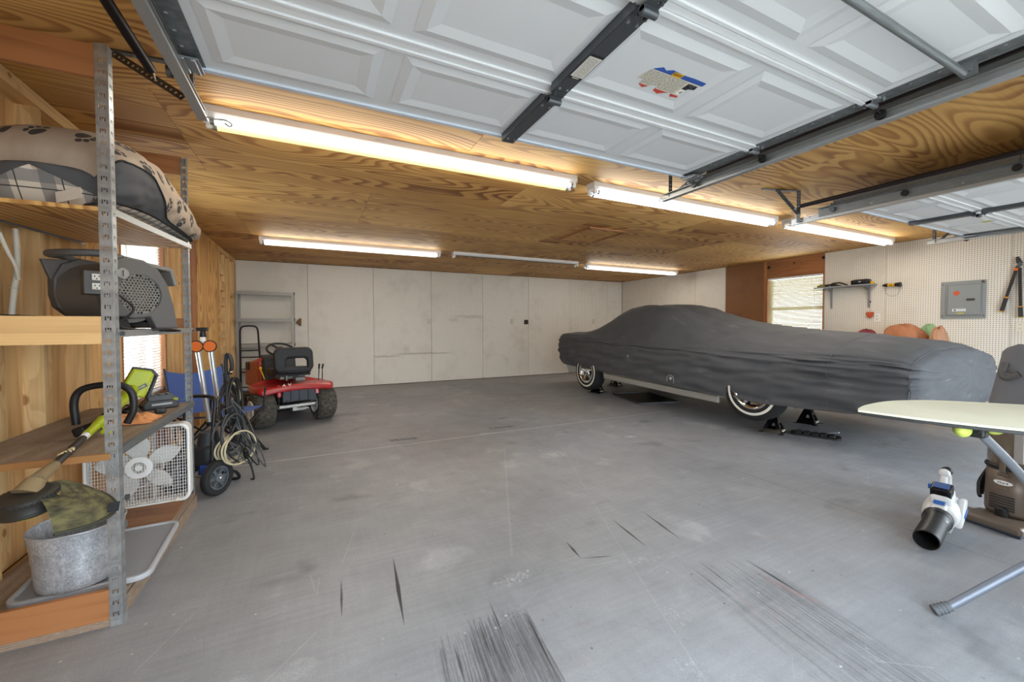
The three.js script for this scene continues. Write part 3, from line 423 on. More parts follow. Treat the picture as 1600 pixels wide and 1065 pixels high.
{
  const a = track(-0.452, 2.15, -1, -2.235, 'galvanized door track beside the metal shelving rack');
  hanger(a, [[[-0.47, 2.205, -2.14], [-0.77, 2.445, -2.38]], [[-0.44, 2.19, -2.10], [-0.44, 2.45, -2.10]], [[-0.80, 2.448, -2.385], [-0.40, 2.448, -2.36]]], [0, 0, -1]);
  part(a, 'cable_hook', [tube([[-0.45, 2.16, -2.20], [-0.40, 2.165, -2.23], [-0.355, 2.18, -2.26], [-0.335, 2.175, -2.28], [-0.345, 2.165, -2.285], [-0.36, 2.17, -2.27]], 0.0035, 24, 6), cyl(0.012, 0.012, 0.01, [-0.44, 2.175, -2.20], [PI / 2, 0, 0], 8)], steelM);
  const b = track(2.335, 2.15, 1, -2.215, 'galvanized door track between the two open doors');
  hanger(b, [[[2.36, 2.16, -2.17], [2.36, 2.448, -2.17]], [[2.37, 2.18, -2.14], [2.60, 2.448, -1.88]]], [0, 0, -1]);
  part(b, 'eye_bolt', [tor(0.012, 0.003, [2.318, 2.172, -2.24], [0, PI / 2, 0], 2 * PI, 14, 6), rod([2.318, 2.172, -2.228], [2.33, 2.172, -2.18], 0.003)], steelM);
  const c = track(3.955, 2.158, -1, -2.245, 'galvanized track of the second door above the car nose');
  hanger(c, [[[3.935, 2.17, -2.19], [3.935, 2.448, -2.19]], [[3.93, 2.445, -2.19], [3.60, 2.448, -2.30]], [[3.93, 2.24, -2.19], [3.74, 2.445, -2.26]]], [0, 0, 1]);
  part(c, 'eye_bolt', [tor(0.014, 0.004, [3.965, 2.175, -2.27], [0, PI / 2, 0], 2 * PI, 14, 6)], steelM);
  const d = track(6.70, 2.21, 1, -2.23, 'galvanized track of the second door by the right wall');
  hanger(d, [[[6.71, 2.22, -2.16], [6.71, 2.45, -2.16]], [[6.72, 2.24, -2.12], [6.9, 2.448, -2.0]]], [0, 0, -1]);
  spring(-0.575, 2.26, -2.10, -0.1, 'dark extension spring next to the metal shelving rack'); spring(2.46, 2.30, -1.95, -0.2, 'dark extension spring between the two doors'); spring(3.85, 2.285, -2.11, -0.2, 'dark extension spring over the car nose'); spring(6.82, 2.34, -2.02, -0.2, 'dark extension spring by the right wall');
}

// ================================================================== SHELVING RACK AND WHAT IS ON IT
function rebase(o) { const b = new THREE.Box3().setFromObject(o), p = new V3((b.min.x + b.max.x) / 2, b.min.y, (b.min.z + b.max.z) / 2); o.children.forEach((c) => c.position.sub(p)); o.position.add(p); return o; }
const particleT = tex(512, 512, (u, v, x, y) => { const k = 0.5 + 0.5 * fbm(u * 22, v * 6, 4) + 0.35 * (hash2(x >> 1, y >> 1) - 0.5); return mixc([120, 100, 84], [166, 146, 126], clamp(k)); });
const particleM = M(0xffffff, 0.7, 0, { map: particleT });
const rackTop = M(0xffffff, 0.6, 0, { map: PLY[2] });
{
  const r = thing('shelving_rack', 'galvanized slotted-angle shelving rack with wooden shelves along the plank wall', 'rack');
  const flange = (W) => { const hs = []; for (let y = 0.05; y < 2.32; y += 0.047) { hs.push(rhole(-0.0075, y, 0.0045, 0.017), rhole(0.0075, y, 0.0045, 0.017)); const p = new THREE.Path(); p.moveTo(-0.0045, y + 0.008); p.lineTo(0.0045, y + 0.008); p.lineTo(0, y - 0.003); p.closePath(); hs.push(p); } return extr(shp([[-W / 2, 0], [W / 2, 0], [W / 2, 2.37], [-W / 2, 2.37]], hs), 0.0022); };
  const f1 = flange(0.040), f2 = flange(0.040);
  const post = (x, z, s) => part(r, 'upright', [f1.clone().translate(x - 0.020, 0, z), place(f2.clone(), [x, 0, z - s * 0.020], [0, PI / 2, 0])], galvM, 'slotted galvanized upright');
  post(-0.737, -2.2, 1); post(-0.762, -3.45, -1);
  const pl = (n, g, ax, m, l) => { const [q, mm] = wood(g, ax, m); return part(r, n, q, mm, l); };
  // end boards across the ends
  pl('end_board', span([-1.30, 2.235, -2.225], [-0.775, 2.362, -2.205]), 0, redM); pl('end_board', span([-1.30, 2.262, -3.475], [-0.80, 2.38, -3.455]), 0, redM);
  pl('end_board', span([-1.30, 1.168, -2.22], [-0.776, 1.280, -2.202]), 0, pineM[1]); pl('end_board', span([-1.30, 1.228, -3.475], [-0.79, 1.294, -3.455]), 0, redM);
  pl('end_board', span([-1.32, 0.03, -2.222], [-0.775, 0.152, -2.202]), 0, redM, 'worn reddish end board'); part(r, 'end_board', span([-1.32, 0.0, -2.226], [-0.775, 0.028, -2.205]), particleM);
  // shelves
  const shelf = (y0, y1, m, len, t = 0.016) => { const g = box(0.53, t, len, [-1.02, 0, 0]); guv(g, 2, 1.22, 2.44, rnd(), rnd()); const s = part(r, 'shelf_board', g, m); s.position.set(0, (y0 + y1) / 2, -2.825); s.rotation.x = Math.atan2(y1 - y0, 1.25); return s; };
  shelf(1.712, 1.772, rackTop, 1.25); shelf(1.205, 1.212, particleM, 1.20); shelf(0.708, 0.712, particleM, 1.27); shelf(0.088, 0.088, particleM, 1.20);
  const rail = (x, y0, y1, h, m) => { const s = part(r, 'shelf_rail', [box(0.003, h, 1.25, [x, 0, 0]), box(0.022, 0.003, 1.25, [x - 0.011 * Math.sign(x + 1), h / 2, 0])], m); s.position.set(0, (y0 + y1) / 2, -2.825); s.rotation.x = Math.atan2(y1 - y0, 1.25); };
  rail(-0.752, 1.715, 1.78, 0.028, galvM); rail(-1.285, 1.712, 1.765, 0.03, galvDull); rail(-0.752, 1.207, 1.212, 0.028, galvM); rail(-0.752, 0.705, 0.708, 0.03, galvDull); rail(-1.285, 0.70, 0.70, 0.03, galvDull);
  for (const x of [-0.80, -1.32]) part(r, 'base_rail', span([x, 0.0, -3.44], [x + 0.05, 0.075, -2.23]), particleM);
  part(r, 'shelf_edge', span([-1.295, 0.695, -2.196], [-0.76, 0.722, -2.188]), M(0x9a6c3c, 0.7), 'worn particle board edge');
  for (const g of [cyl(0.012, 0.012, 0.012, [-0.722, 0.52, -2.23], [0, 0, PI / 2], 8), cyl(0.010, 0.010, 0.012, [-0.726, 1.21, -2.24], [0, 0, PI / 2], 6), cyl(0.010, 0.010, 0.012, [-0.75, 1.21, -3.43], [0, 0, PI / 2], 6)]) part(r, 'bolt', g, steelDark);
  rebase(r);
}
{ // pet bed
  const b = thing('pet_bed', 'tan paw-print dog bed cushion slumped on the top rack shelf', 'pet bed');
  const paw = canvasTex(1024, 1024, (c, w, h) => {
    const im = c.createImageData(w, h), d = im.data; for (let y = 0, o = 0; y < h; y++) for (let x = 0; x < w; x++, o += 4) { const k = 9 * fbm(x / 90, y / 90, 4) + 10 * (hash2(x, y) - 0.5); d[o] = 164 + k; d[o + 1] = 146 + k; d[o + 2] = 128 + k; d[o + 3] = 255; } c.putImageData(im, 0, 0);
    c.fillStyle = '#3b3736'; const P = (x, y, s, a) => { c.save(); c.translate(x, y); c.rotate(a); c.beginPath(); c.ellipse(0, 8 * s, 20 * s, 16 * s, 0, 0, 7); c.fill(); for (const [px, py, r] of [[-22, -12, 0.5], [-8, -25, 0], [8, -25, 0], [22, -12, -0.5]]) { c.beginPath(); c.ellipse(px * s, py * s, 7 * s, 10 * s, r, 0, 7); c.fill(); } c.restore(); };
    for (let i = 0; i < 8; i++) for (let j = 0; j < 8; j++) P((i + (j % 2) * 0.5 + 0.2) * 128 + rr(-12, 12), (j + 0.35) * 128 + rr(-12, 12), 1.25, rnd() * 6.3);
  });
  const plaid = canvasTex(256, 256, (c, w, h) => { c.fillStyle = '#cbbfae'; c.fillRect(0, 0, w, h); c.globalAlpha = 0.55; c.fillStyle = '#5c5c60'; for (const x of [30, 150]) { c.fillRect(x, 0, 46, h); c.fillRect(0, x, w, 46); } c.globalAlpha = 0.9; c.fillStyle = '#2c2b2d'; for (const x of [95, 215]) { c.fillRect(x, 0, 4, h); c.fillRect(0, x, w, 4); } });
  plaid.wrapS = plaid.wrapT = THREE.RepeatWrapping;
  const z0 = -2.30, z1 = -3.50, edge = (s) => lerp(0.42, -0.62, sstep(0.02, 0.5, s));
  // cross-section at station s (0 near, 1 far), angle t: 0 front bottom ... over the top ... back bottom
  const S = (s, a) => {   // a in radians, 0 = room side, PI/2 = up
    const z = lerp(z0, z1, s), end = Math.pow(Math.max(0, 1 - Math.pow(Math.abs(2 * s - 1), 4.2)), 0.42), tilt = lerp(1.715, 1.785, s) + 0.012;
    const hh = lerp(0.20, 0.13, sstep(0.25, 1, s)) * (0.35 + 0.65 * end), wx = lerp(0.29, 0.275, s) * (0.55 + 0.45 * end);
    const ca = Math.cos(a), sa = Math.sin(a), e = 0.92, x = Math.sign(ca) * Math.pow(Math.abs(ca), e) * wx, y = Math.sign(sa) * Math.pow(Math.abs(sa), e) * hh;
    const n = fbm(z * 3.4 + 3, a * 1.3 + s, 3) * 0.05 + 0.018 * noise(z * 14, a * 4) * (0.5 + Math.abs(ca)), droop = -0.07 * sstep(0.12, 0.36, x) * sstep(0.2, 1, s);
    return [-0.985 + x * (1 + n) + 0.05 * s, Math.max(tilt + (x > 0.27 ? -0.06 : 0), tilt + hh + y * (1 + n * 1.5) + droop + 0.03 * noise(z * 5 + 9, x * 4) * (y > 0 ? 1 : 0)), z + 0.03 * sa * (0.5 - s)];
  };
  const strip = (a0, a1, nu, nv, us, vs) => grid(nu, nv, (u, v) => { const p = S(v, lerp(a0, a1, u)); return [...p, u * us, v * vs]; });
  const fabric = (m, r = 0.9) => M(0xffffff, r, 0, { map: m });
  part(b, 'top_panel', grid(60, 90, (u, v) => { const p = S(v, lerp(edge(v), 2.7, u)); return [...p, u * 0.62, v * 1.2]; }), fabric(paw));
  part(b, 'gusset', [grid(26, 90, (u, v) => S(v, lerp(-0.75, edge(v), u))), strip(2.7, 3.9, 16, 60, 1, 1)], M(0x4a494b, 0.85), 'charcoal side band');
  part(b, 'bottom_panel', strip(3.9, 2 * PI - 0.75, 30, 60, 4, 8), fabric(plaid), 'grey and cream plaid underside');
  // near end cap: gusset and plaid ends bulging to the camera
  const cap = (a0, a1, us) => grid(40, 12, (u, v) => { const p = S(0.001, lerp(a0, a1, u)), c = [-0.99, 1.87, z0], k = v; const q = [lerp(p[0], c[0], k), lerp(p[1], c[1], k), p[2] + 0.06 * Math.sin(k * PI / 2)]; return [...q, us > 1 ? q[0] * 4 : u, us > 1 ? q[1] * 4 : v]; });
  part(b, 'gusset', [cap(-0.3, 3.5, 1)], M(0x4a494b, 0.85), 'charcoal side band'); part(b, 'bottom_panel', cap(3.5, 2 * PI - 0.3, 4), fabric(plaid));
  const pipe = (a) => tube([...Array(26)].map((_, i) => { const aa = typeof a === 'number' ? a : a(i / 25), p = S(i / 25, aa), o = new V3(Math.cos(aa), Math.sin(aa), 0).multiplyScalar(0.003); return [p[0] + o.x, p[1] + o.y, p[2]]; }), 0.0045, 90, 5);
  part(b, 'piping', [pipe(edge), pipe(-0.72)], M(0x1f1f20, 0.8), 'dark piping');
  part(b, 'care_tag', box(0.09, 0.002, 0.05, [-0.88, 1.765, -2.245], [1.2, 0.2, 0.35]), M(0xcfc5b8, 0.8), 'small white fabric tag');
  rebase(b);
}
{ // blower fan
  const f = thing('utility_blower_fan', 'dark grey utility blower fan with honeycomb grille on the middle rack shelf', 'fan', [-0.815, 1.413, -2.70], 0.913);
  const grey = M(0x5a5755, 0.5), grey2 = M(0x77736d, 0.5), out = [[-0.165, -0.02], [-0.165, 0.06], [-0.13, 0.135], [-0.06, 0.172], [0.02, 0.165], [0.09, 0.125], [0.135, 0.05], [0.165, -0.06], [0.185, -0.185], [0.075, -0.185], [0.045, -0.125], [-0.03, -0.135], [-0.10, -0.125], [-0.15, -0.08]];
  const big = hole(0, -0.01, 0.108, 32);
  part(f, 'side_shell', [extr(shp(out, [big]), 0.05, 0.008, [0, 0, 0])], grey); part(f, 'side_shell', extr(shp(out), 0.05, 0.008, [0, 0, -0.30]), grey);
  const hx = []; for (let i = -8; i <= 8; i++) for (let j = -8; j <= 8; j++) { const x = i * 0.0155 + (j & 1) * 0.00775, y = j * 0.0134; if (Math.hypot(x, y) < 0.096) hx.push(hole(x, y - 0.01, 0.0062, 6)); }
  const disc = new THREE.Shape(); disc.absarc(0, -0.01, 0.11, 0, 2 * PI); disc.holes = hx; part(f, 'honeycomb_grille', extr(disc, 0.006, 0, [0, 0, 0.012], [0, 0, 0], 24), grey2, 'grey honeycomb grille');
  part(f, 'blower_wheel', [cyl(0.09, 0.09, 0.012, [0, -0.01, -0.02], [PI / 2, 0, 0], 24), ...[...Array(24)].map((_, i) => box(0.003, 0.02, 0.03, [0.08 * Math.cos(i / 24 * 2 * PI), -0.01 + 0.08 * Math.sin(i / 24 * 2 * PI), -0.005], [0, 0, i / 24 * 2 * PI])), cyl(0.05, 0.03, 0.02, [0, -0.01, -0.008], [PI / 2, 0, 0], 20)], M(0x8a7f74, 0.5));
  part(f, 'drum', cyl(0.150, 0.150, 0.25, [-0.012, -0.005, -0.15], [PI / 2, 0, 0], 40), M(0x6e6963, 0.55));
  part(f, 'outlet_nozzle', [rbox(0.10, 0.03, 0.30, 0.01, [0.128, -0.165, -0.15]), rbox(0.02, 0.16, 0.30, 0.008, [0.150, -0.10, -0.15], [0, 0, 0.16])], grey);
  part(f, 'top_shroud', [rbox(0.17, 0.022, 0.28, 0.008, [0.11, 0.145, -0.15], [0, 0, -0.1]), rbox(0.02, 0.10, 0.28, 0.008, [0.195, 0.10, -0.15], [0, 0, 0.25])], grey2, 'lighter grey top cover');
  part(f, 'handle', [tube([[-0.06, 0.16, 0.0], [-0.13, 0.175, -0.02], [-0.21, 0.17, -0.10], [-0.215, 0.17, -0.22], [-0.13, 0.175, -0.29], [-0.06, 0.16, -0.30]], 0.017, 40, 10), extr(shp([[-0.20, 0.15], [-0.05, 0.165], [-0.13, 0.08], [-0.16, 0.03]]), 0.02, 0.004, [0, 0, -0.30])], grey);
  const ob = part(f, 'power_outlet', rbox(0.085, 0.11, 0.055, 0.005, [-0.175, 0.03, -0.005], [0, -0.35, 0]), M(0x4b4846, 0.5));
  for (const yy of [0.055, 0.012]) { const fc = part(ob, 'receptacle', rbox(0.034, 0.03, 0.004, 0.003, [-0.185, yy, 0.025], [0, -0.35, 0]), M(0xd6d2c8, 0.5), 'white socket face'); part(fc, 'slot', [box(0.003, 0.009, 0.002, [-0.193, yy + 0.004, 0.0255], [0, -0.35, 0]), box(0.003, 0.008, 0.002, [-0.179, yy + 0.004, 0.0305], [0, -0.35, 0]), cyl(0.003, 0.003, 0.002, [-0.186, yy - 0.008, 0.0275], [PI / 2, 0, -0.35], 8)], blackM); }
  part(f, 'knob', [cyl(0.026, 0.028, 0.014, [-0.085, 0.085, 0.03], [PI / 2, 0, 0], 20), box(0.006, 0.03, 0.012, [-0.085, 0.085, 0.04])], M(0x8f8b86, 0.4), 'grey speed knob');
  part(f, 'base', rbox(0.34, 0.016, 0.32, 0.006, [0.0, -0.1935, -0.15]), blackM);
  part(f, 'foot', extr(shp([[-0.19, -0.19], [-0.02, -0.19], [-0.04, -0.14], [-0.10, -0.125]]), 0.03, 0.004, [0, 0, -0.02]), blackM); part(f, 'foot', [extr(shp([[-0.19, -0.19], [-0.02, -0.19], [-0.04, -0.14], [-0.10, -0.125]]), 0.03, 0.004, [0, 0, -0.28])], blackM);
  part(f, 'power_cord', tube([[-0.10, -0.02, 0.03], [-0.06, -0.09, 0.06], [-0.12, -0.17, 0.05], [-0.02, -0.19, 0.065], [0.1, -0.19, 0.07], [0.19, -0.198, 0.03], [0.21, -0.2, -0.03], [0.17, -0.2, -0.06]], 0.005, 60, 6), blackM);
}
{ // string trimmer
  const t = thing('string_trimmer', 'lime and black battery string trimmer lying on the lower rack shelf', 'trimmer');
  const A = new V3(-0.955, 0.862, -3.05), B = new V3(-0.857, 0.728, -2.0), at = (k, dx = 0, dy = 0, dz = 0) => { const p = A.clone().lerp(B, k); return [p.x + dx, p.y + dy, p.z + dz]; };
  part(t, 'shaft', [rod(at(0.30), at(0.97), 0.0135, 0.0135, 14)], M(0x2b2723, 0.5));
  part(t, 'collar', [rod(at(0.54), at(0.66), 0.0165, 0.0165, 14), rod(at(0.47), at(0.56), 0.022, 0.018, 14)], limeM, 'lime shaft collar'); part(t, 'shaft_label', rod(at(0.665), at(0.70), 0.0142, 0.0142, 12), whiteM, 'small white label');
  const mud = M(0x7f6b4c, 0.9); part(t, 'dried_grass', [0.83, 0.85, 0.87, 0.885].map((k, i) => rbox(0.02, 0.014, 0.022, 0.006, at(k, 0.006 - i * 0.004, 0.006, 0), [0.3 * i, 0.4, 0.2])), M(0xb7a27a, 0.95), 'caked dry grass');
  const cam = new THREE.Matrix4();
  part(t, 'rear_housing', [rod(at(0.0, 0, 0.015), at(0.16, 0, 0.0), 0.036, 0.026, 14), rod(at(0.14), at(0.34), 0.026, 0.02, 14)], limeM, 'lime motor housing');
  const bat = part(t, 'battery_housing', [extr(shp([[-0.055, -0.075], [0.035, -0.085], [0.065, 0.05], [0.05, 0.075], [-0.03, 0.085], [-0.06, 0.0]]), 0.10, 0.012, at(-0.03, 0.02, 0.045), [0, 0.35, -0.12])], limeM, 'lime battery housing');
  part(bat, 'battery', extr(shp([[-0.035, 0.070], [0.055, 0.060], [0.072, 0.045], [0.045, -0.085], [0.06, -0.085], [0.085, 0.05], [0.06, 0.08], [-0.03, 0.09]]), 0.085, 0.004, at(-0.03, 0.02, 0.045), [0, 0.35, -0.12]), darkGreyM);
  const logo = canvasTex(128, 64, (c, w, h) => { c.fillStyle = '#26282a'; c.fillRect(0, 0, w, h); c.strokeStyle = '#c9cf5a'; c.lineWidth = 4; c.strokeRect(4, 4, w - 8, h - 8); c.fillStyle = '#d7dc6a'; c.font = 'bold 26px sans-serif'; c.textAlign = 'center'; c.fillText('RYOBI', w / 2, 41); });
  { const pl = new THREE.BoxGeometry(0.058, 0.026, 0.001); part(bat, 'name_plate', place(pl, at(-0.03, 0.05, 0.022, 0.045), [0, 0.35, 0.5]), M(0xffffff, 0.4, 0, { map: logo }), 'dark name plate'); }
  // loop handle: D shape facing the camera
  const lc = at(0.47, 0.0, 0.04), loop = [[-0.105, -0.075], [-0.11, 0.03], [-0.085, 0.085], [-0.02, 0.105], [0.06, 0.10], [0.10, 0.06], [0.105, -0.02], [0.08, -0.085]].map(([x, y]) => [lc[0] + x, lc[1] + y + 0.015, lc[2] - 0.03 + 0.05 * x]);
  part(t, 'loop_handle', tube(loop, 0.0155, 64, 10), blackM, 'black foam loop handle'); part(t, 'handle_clamp', [rbox(0.045, 0.04, 0.05, 0.008, [lc[0] - 0.075, lc[1] - 0.085, lc[2]], [0, 0, 0.3]), rod([lc[0] - 0.09, lc[1] - 0.08, lc[2]], [lc[0] + 0.02, lc[1] - 0.04, lc[2]], 0.012)], blackM);
  part(t, 'trigger_grip', [rod(at(0.2, -0.02, -0.02), at(0.34, -0.05, -0.055), 0.022, 0.02, 12)], blackM);
  part(t, 'wing_knob', [rbox(0.05, 0.018, 0.012, 0.004, at(0.55, 0.035, -0.02), [0, 0, 0.7]), rbox(0.018, 0.05, 0.012, 0.004, at(0.55, 0.035, -0.02), [0, 0, 0.5])], limeM, 'lime wing knob');
  // gear head, spool, guard
  const H = new V3(-0.868, 0.672, -1.90);
  part(t, 'gear_head', [rod(at(0.955), [H.x + 0.010, H.y + 0.045, H.z - 0.03], 0.0165, 0.023, 18), rod([H.x + 0.010, H.y + 0.048, H.z - 0.03], [H.x, H.y + 0.012, H.z], 0.025, 0.038, 20)], mud, 'mud-caked gear housing');
  const sp = new THREE.Group(); const tiltQ = [0.16, 0, 0.05];
  const spool = part(t, 'spool_housing', [lathe([[0, 0.02], [0.055, 0.02], [0.074, 0.012], [0.076, 0.0], [0.066, -0.004], [0.064, -0.030], [0.074, -0.034], [0.076, -0.042], [0.06, -0.046], [0, -0.046]], 40), ...[...Array(40)].map((_, i) => { const a = i / 40 * 2 * PI; return box(0.004, 0.012, 0.006, [0.075 * Math.cos(a), 0.006, 0.075 * Math.sin(a)], [0, -a, 0]); })], M(0x26241f, 0.6)); spool.position.copy(H); spool.rotation.set(...tiltQ);
  const bump = part(spool, 'bump_knob', [lathe([[0, -0.046], [0.046, -0.046], [0.046, -0.054], [0.036, -0.062], [0, -0.064]], 30), ...[...Array(30)].map((_, i) => { const a = i / 30 * 2 * PI; return box(0.003, 0.012, 0.003, [0.046 * Math.cos(a), -0.052, 0.046 * Math.sin(a)], [0, -a, 0]); })], M(0xb3aa3e, 0.6), 'yellow bump knob');
  const gT = tex(256, 256, (u, v, x, y) => mixc([104, 98, 62], [44, 42, 30], clamp(0.35 + 0.9 * fbm(u * 7, v * 7, 4) + 0.2 * (hash2(x, y) - 0.5))));
  const guard = part(t, 'guard', grid(36, 14, (u, v) => { const a = lerp(-1.05, 1.15, u), R = lerp(0.07, 0.21, v), drop = -0.01 - 0.075 * Math.pow(v, 2.2) - 0.012 * Math.cos(a * 2); return [R * Math.cos(a) * 1.05, drop, R * Math.sin(a) * 0.95, u, v]; }), M(0xffffff, 0.85, 0, { map: gT, side: THREE.DoubleSide }), 'curved olive guard caked with clippings');
  guard.position.set(H.x, H.y + 0.020, H.z - 0.01); guard.rotation.set(0.12, 0.25, -0.16);
  part(guard, 'guard_rim', tube([...Array(20)].map((_, i) => { const a = lerp(-1.05, 1.15, i / 19); return [0.21 * Math.cos(a) * 1.05, -0.085 - 0.012 * Math.cos(a * 2), 0.21 * Math.sin(a) * 0.95]; }), 0.006, 40, 6), M(0x35352a, 0.8)); part(guard, 'cutter_blade', box(0.03, 0.035, 0.003, [0.215, -0.07, 0.05], [0, 0.3, 0]), blackM);
  rebase(t);
}
solo('work_cloth', 'crumpled orange cloth on the lower rack shelf', 'cloth', grid(30, 24, (u, v) => { const x = lerp(-1.0, -0.80, u), z = lerp(-3.02, -2.78, v), e = Math.min(u, v, 1 - u, 1 - v); return [x + 0.02 * noise(v * 5, 3), 0.722 + 0.05 * sstep(0, 0.3, e) * (0.5 + 0.8 * Math.abs(noise(u * 5 + 2, v * 5))), z + 0.02 * noise(u * 4, 8)]; }), M(0xd6915c, 0.9, 0, { side: THREE.DoubleSide }));
{ // charger
  const c = thing('battery_charger', 'black battery charger with coiled cord on the lower rack shelf', 'charger', [-0.895, 0.7225, -3.28], 0.5);
  part(c, 'base', extr(shp([[-0.085, 0], [0.085, 0], [0.09, 0.025], [0.06, 0.05], [-0.07, 0.055], [-0.09, 0.03]]), 0.11, 0.008), darkGreyM); part(c, 'battery_pack', [rbox(0.13, 0.04, 0.08, 0.008, [0, 0.066, 0]), ...[-0.04, 0, 0.04].map((x) => rbox(0.02, 0.012, 0.084, 0.003, [x, 0.086, 0]))], M(0x3b3d40, 0.45)); part(c, 'slot_panel', [box(0.10, 0.012, 0.002, [0, 0.03, 0.0555])], M(0x9a9c9e, 0.4), 'pale strip'); part(c, 'accent', rbox(0.03, 0.02, 0.09, 0.004, [0.07, 0.05, 0.0]), M(0x7d861c, 0.5), 'lime accent');
  part(c, 'cord', tube([[-0.09, 0.02, 0.02], [-0.13, 0.04, 0.06], [-0.17, 0.02, 0.02], [-0.13, 0.015, -0.03], [-0.16, 0.045, 0.03], [-0.2, 0.02, 0.07], [-0.14, 0.03, 0.08], [-0.18, 0.05, 0.0], [-0.22, 0.02, 0.03], [-0.17, 0.01, 0.09]], 0.005, 90, 6), blackM);
}
solo('plug_adapter', 'small black plug adapter beside the orange cloth', 'adapter', [rbox(0.05, 0.03, 0.06, 0.008, [-0.84, 0.7375, -3.09], [0, 0.4, 0]), box(0.006, 0.004, 0.04, [-0.83, 0.7375, -3.06])], blackM);
{ // box fan
  const f = thing('box_fan', 'white box fan standing on the bottom rack shelf', 'fan', [-1.008, 0.0985, -3.33], 0.06); const s = 0.51, h = s / 2, fw = M(0xe2e0dc, 0.45), D = 0.10;
  const ring = roundRect(s, s, 0.05, 0, h); ring.holes.push(roundRectHole(s - 0.035, s - 0.035, 0.04, 0, h)); part(f, 'frame', extr(ring, D, 0.008, [0, 0, 0], [0, 0, 0], 6), fw);
  const gr = []; for (let i = -17; i <= 17; i++) { const x = i * 0.0135; gr.push(rod([x, 0.02, D / 2 - 0.006], [x, s - 0.02, D / 2 - 0.006], 0.0014, 0.0014, 5)); } for (let i = -11; i <= 11; i++) { const y = h + i * 0.0205; gr.push(rod([-h + 0.02, y, D / 2 - 0.003], [h - 0.02, y, D / 2 - 0.003], 0.0014, 0.0014, 5)); }
  part(f, 'front_grille', gr, fw);
  part(f, 'rear_grille', [...gr.slice(0, 35).filter((_, i) => i % 2 === 0).map((g) => g.clone().translate(0, 0, -D + 0.01))], M(0xb9b6b0, 0.5));
  part(f, 'grille_hub', [lathe([[0.036, 0], [0.066, 0], [0.068, -0.004], [0.066, -0.008], [0.036, -0.008]], 32, [0, h, D / 2], [PI / 2, 0, 0]), cyl(0.017, 0.017, 0.008, [0, h, D / 2], [PI / 2, 0, 0], 16), ...[...Array(9)].map((_, i) => rod([-0.036 + i * 0.009, h - Math.sqrt(Math.max(0, 0.036 ** 2 - (-0.036 + i * 0.009) ** 2)), D / 2 - 0.001], [-0.036 + i * 0.009, h + Math.sqrt(Math.max(0, 0.036 ** 2 - (-0.036 + i * 0.009) ** 2)), D / 2 - 0.001], 0.0014, 0.0014, 5))], fw, 'white round grille hub');
  for (let k = 0; k < 5; k++) { const a = k / 5 * 2 * PI + 0.35; const g = grid(10, 10, (u, v) => { const r = lerp(0.045, 0.215, v), w = (0.022 + 0.034 * Math.sin(PI * Math.min(1, v * 1.05))) * (v > 0.9 ? 1 - (v - 0.9) * 5 : 1), q = (u - 0.5) * 2; return [r, q * w + 0.02 * v, q * 0.022]; }); part(f, 'blade', place(g, [0, h, -0.005], [0, 0, a]), M(0xd9d7d2, 0.5, 0, { side: THREE.DoubleSide })); }
  part(f, 'motor', [cyl(0.05, 0.05, 0.05, [0, h, -0.02], [PI / 2, 0, 0], 24), box(0.012, s - 0.03, 0.02, [-0.055, h, -0.042]), box(0.012, s - 0.03, 0.02, [0.055, h, -0.042])], M(0xbab7b2, 0.4, 0.4));
  part(f, 'guard_ring', [tor(0.12, 0.0014, [0, h, D / 2 - 0.001], [0, 0, 0], 2 * PI, 40, 5)], fw); part(f, 'foot', [rbox(0.03, 0.03, 0.03, 0.004, [0.16, 0.0, D / 2 - 0.012]), rbox(0.02, 0.035, 0.012, 0.004, [0.19, 0.012, D / 2 + 0.003])], M(0xd8cfb8, 0.6), 'cream plastic foot'); part(f, 'top_handle', rbox(0.11, 0.014, 0.03, 0.005, [0.08, s + 0.004, 0]), fw);
}
{ // wooden board under the fan and tote lid
  const g = span([-1.24, 0.0975, -3.265], [-0.775, 0.113, -2.935]); solo('plywood_scrap', 'flat wooden board lying in front of the box fan on the rack base', 'board', guv(g, 0, 1.22, 2.44, 0.1, 0.3), M(0xf0c8a8, 0.7, 0, { map: particleT }));
  const l = thing('folding_tray', 'flat grey rimmed plastic table leaf on the rack base', 'table leaf', [-0.93, 0.098, -2.62], 0.05);
  part(l, 'panel', extr(roundRect(0.44, 0.58, 0.05), 0.012, 0.003, [0, 0.012, 0], [PI / 2, 0, 0]), M(0x87888c, 0.5)); const rim = roundRect(0.46, 0.60, 0.06); rim.holes.push(roundRectHole(0.42, 0.56, 0.045)); part(l, 'rim', extr(rim, 0.024, 0.005, [0, 0.014, 0], [PI / 2, 0, 0]), M(0xa9abae, 0.4), 'lighter grey rim');
}
